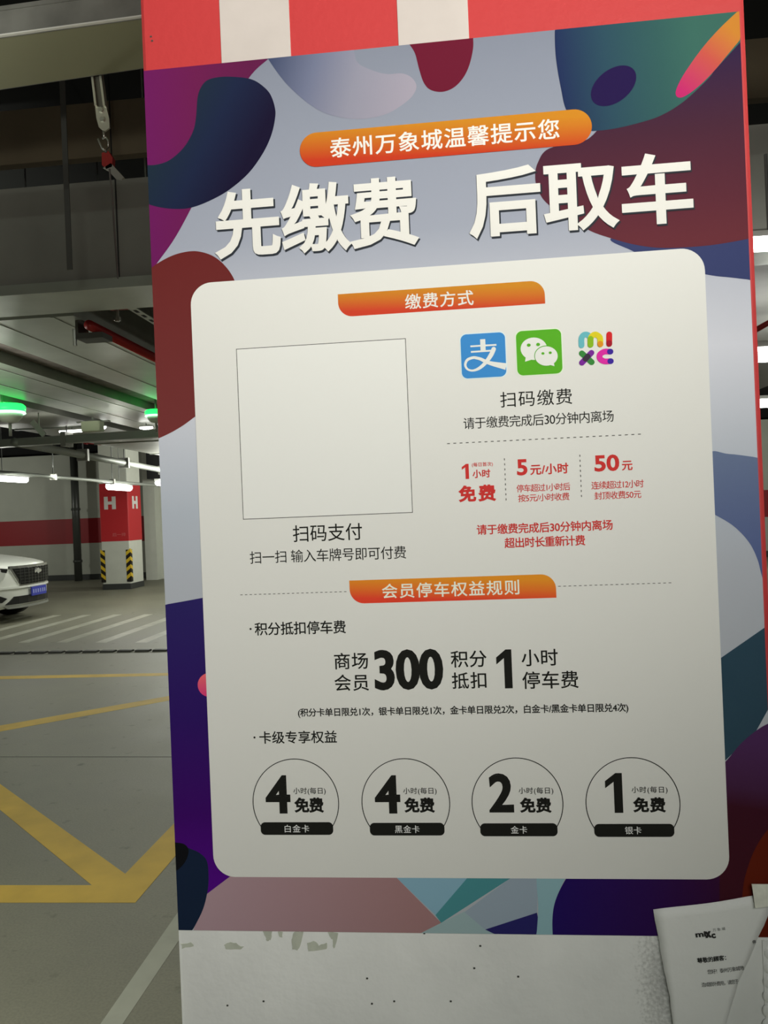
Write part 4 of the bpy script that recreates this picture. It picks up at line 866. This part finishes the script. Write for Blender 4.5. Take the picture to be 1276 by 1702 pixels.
# ================================================================== THE WHITE CAR
def car(cx, cy, heading, paint, label):
    r = root('car', (cx, cy, 0), label, 'car'); o0 = Vector((0, 0, 0))
    st = [(0, .05, .34, .90), (-.012, .26, .32, .915), (-.06, .44, .28, .93), (-.14, .58, .25, .945), (-.26, .72, .23, .96), (-.42, .83, .22, .985), (-.65, .90, .22, 1.02), (-1.0, .935, .23, 1.07), (-1.35, .945, .24, 1.11), (-1.6, .95, .24, 1.13), (-3.0, .95, .24, 1.14), (-4.2, .93, .26, 1.13), (-4.65, .85, .32, 1.10), (-4.78, .6, .4, 1.02)]
    def nose(y):
        y = abs(y)
        for a_, b_ in zip(st, st[1:]):
            if y <= b_[1]: return a_[0]+(b_[0]-a_[0])*(y-a_[1])/(b_[1]-a_[1]) if y > a_[1] else a_[0]
            if b_[0] < -1: break
        return -.7
    mb = MB(); rows_ = []
    for x, wd, zb_, zt_ in st:
        half = [(0, zb_), (wd*.9, zb_), (wd*.985, zb_+.08), (wd, zb_+(zt_-zb_)*.45), (wd*.985, zb_+(zt_-zb_)*.68), (wd*.95, zt_-.10), (wd*.86, zt_-.03), (wd*.5, zt_), (0, zt_+.012)]
        ring = half+[(-y, z) for y, z in half[1:-1]][::-1]
        rows_.append(len(mb.v)); mb.v += [Vector((x, y, z)) for y, z in ring]
    n = 16
    for i in range(len(st)-1):
        for k in range(n): mb.f.append((rows_[i]+k, rows_[i]+(k+1) % n, rows_[i+1]+(k+1) % n, rows_[i+1]+k))
    mb.f.append(tuple(range(n))); mb.f.append(tuple(rows_[-1]+k for k in range(n)))
    mb.build('body_shell', paint, r, o0, True)
    gm = MB(); rr = [(-1.45, .80, 1.12, 1.13), (-2.2, .72, 1.12, 1.60), (-3.6, .70, 1.12, 1.64), (-4.5, .72, 1.12, 1.18)]
    bidx = []
    for x, wd, z0, z1 in rr:
        bidx.append(len(gm.v)); gm.v += [Vector((x, y, z)) for y, z in ((-.88, z0), (-wd, z1-.02), (-wd*.8, z1), (wd*.8, z1), (wd, z1-.02), (.88, z0))]
    for i in range(3):
        for k in range(5): gm.f.append((bidx[i]+k, bidx[i]+k+1, bidx[i+1]+k+1, bidx[i+1]+k))
    gm.f += [tuple(range(6)), tuple(bidx[3]+k for k in range(6))]
    gm.build('windows', mat('car_glass', (.012, .014, .016), .08), r, o0)
    MB().prism([(-2.25, -.6, 1.61), (-3.65, -.6, 1.65), (-3.65, .6, 1.65), (-2.25, .6, 1.61)], (0, 0, .03)).build('roof', paint, r, o0)
    def panel(name, m, poly, off, th=.02, label=None, par=None):
        """panel wrapped round the nose: poly is a list of (y, z)"""
        ys = sorted(set([p[0] for p in poly]+[a*k_ for a in (.26, .44, .58, .72) for k_ in (1, -1) if min(p[0] for p in poly) < a*k_ < max(p[0] for p in poly)]+[0.0]*(min(p[0] for p in poly) < 0 < max(p[0] for p in poly))))
        def span(y):
            zs = []
            for i in range(len(poly)):
                (ya, za), (yb, zb2) = poly[i], poly[(i+1) % len(poly)]
                if ya == yb:
                    if ya == y: zs += [za, zb2]
                elif min(ya, yb) <= y <= max(ya, yb): zs.append(za+(zb2-za)*(y-ya)/(yb-ya))
            return min(zs), max(zs)
        m_ = MB(); pv = []
        for y in ys:
            lo, hi = span(y); x = nose(y)+off
            pv += [Vector((x, y, lo)), Vector((x, y, hi)), Vector((x-th, y, lo)), Vector((x-th, y, hi))]
        fs = []
        for i in range(len(ys)-1):
            a_ = 4*i; b_ = 4*i+4
            fs += [(a_, b_, b_+1, a_+1), (a_+2, a_+3, b_+3, b_+2), (a_+1, b_+1, b_+3, a_+3), (a_, a_+2, b_+2, b_)]
        fs += [(0, 1, 3, 2), (4*len(ys)-4, 4*len(ys)-2, 4*len(ys)-1, 4*len(ys)-3)]
        return m_.add(pv, fs).build(name, m, par or r, o0, label=label)
    chrome = mat('car_chrome', lin(215, 216, 212), .18, .9); blackp = mat('car_black_plastic', (.01, .01, .01), .35)
    panel('grille_surround', chrome, [(-.56, .90), (.56, .90), (.56, .86), (.42, .575), (-.42, .575), (-.56, .86)], .018, .03, 'chrome grille surround')
    gr = panel('grille', mat('grille_black', (.006, .006, .006), .3), [(-.525, .86), (.525, .86), (.4, .60), (-.4, .60)], .03, .03, 'black grille with chrome bars')
    for k in range(5):
        z = .63+k*.048; wv = .40+(.50-.40)*k/4
        panel('grille_bar', mat('grille_chrome', lin(96, 98, 94), .3, .8), [(-wv, z), (wv, z), (wv, z+.008), (-wv, z+.008)], .036, .008, par=gr)
    for k in range(-5, 6):
        y = k*.085; MB().box((nose(y)+.028, y-.005, .61), (nose(y)+.037, y+.005, .86)).build('grille_bar', MATS['grille_chrome'], gr, o0)
    MB().tube([(.03, 0, .79), (.048, 0, .79)], .045, 12).tube([(.03, -.07, .79), (.044, -.07, .785)], .028, 10).tube([(.03, .07, .79), (.044, .07, .785)], .028, 10).build('emblem', mat('emblem_silver', lin(235, 235, 230), .2, .7), r, o0, label='bright silver emblem')
    pl_ = MB().box((.03, -.22, .40), (.05, .22, .54)).build('licence_plate', mat('plate_blue', lin(52, 62, 168), .4), r, o0, label='blue licence plate')
    for k, yy in enumerate((-.17, -.10, -.03, .04, .11, .17)):     # illegible pale characters
        MB().box((.05, yy-.02, .44), (.0515, yy+.012, .50)).build('plate_mark', mat('plate_mark_white', lin(150, 156, 205), .5), pl_, o0)
    panel('lower_intake', blackp, [(-.50, .42), (.50, .42), (.62, .30), (-.62, .30)], .012, .02)
    panel('skid_strip', mat('skid_silver', lin(150, 152, 146), .4, .4), [(-.64, .27), (.64, .27), (.6, .235), (-.6, .235)], .02, .03)
    panel('bumper_ledge', paint, [(-.74, .575), (.74, .575), (.74, .545), (-.74, .545)], .03, .04)
    for s_ in (-1, 1):
        ya = .66*s_; yb = .80*s_
        panel('side_intake', blackp, sorted([(s_*.60, .40), (s_*.82, .53), (s_*.82, .36), (s_*.66, .34)], key=lambda p: math.atan2(p[1]-.41, p[0]-s_*.72)), .012, .02)
        panel('headlight', mat('headlight_lens', lin(225, 228, 220), .12, .3), sorted([(s_*.60, .84), (s_*.82, .90), (s_*.82, .64), (s_*.70, .62), (s_*.62, .74)], key=lambda p: math.atan2(p[1]-.75, p[0]-s_*.72)), .012, .02, 'clear headlight')
        panel('headlight_trim', blackp, sorted([(s_*.585, .86), (s_*.66, .875), (s_*.66, .82), (s_*.60, .80)], key=lambda p: math.atan2(p[1]-.84, p[0]-s_*.62)), .016, .02)
        for wx in (-.92, -3.75):
            wh = MB().tube([(wx, s_*.70, .36), (wx, s_*.93, .36)], .36, 28).build('wheel', mat('tyre_black', (.012, .012, .012), .7), r, o0, True)
            MB().tube([(wx, s_*.925, .36), (wx, s_*.945, .36)], .25, 20).build('rim', chrome, wh, o0)
        MB().tube([(-1.55, s_*.93, 1.14), (-1.6, s_*1.02, 1.16), (-1.62, s_*1.12, 1.17)], [.03, .07, .05], 8).build('wing_mirror', paint, r, o0, True)
    r.rotation_euler = (0, 0, heading)
    return r
cp = aty(60.5, 980, 11.0)
car(cp.x, 11.0, math.radians(1), mat('car_white_paint', lin(222, 224, 216), .25, noise=0), 'white car parked at the left edge, its front and blue plate showing')
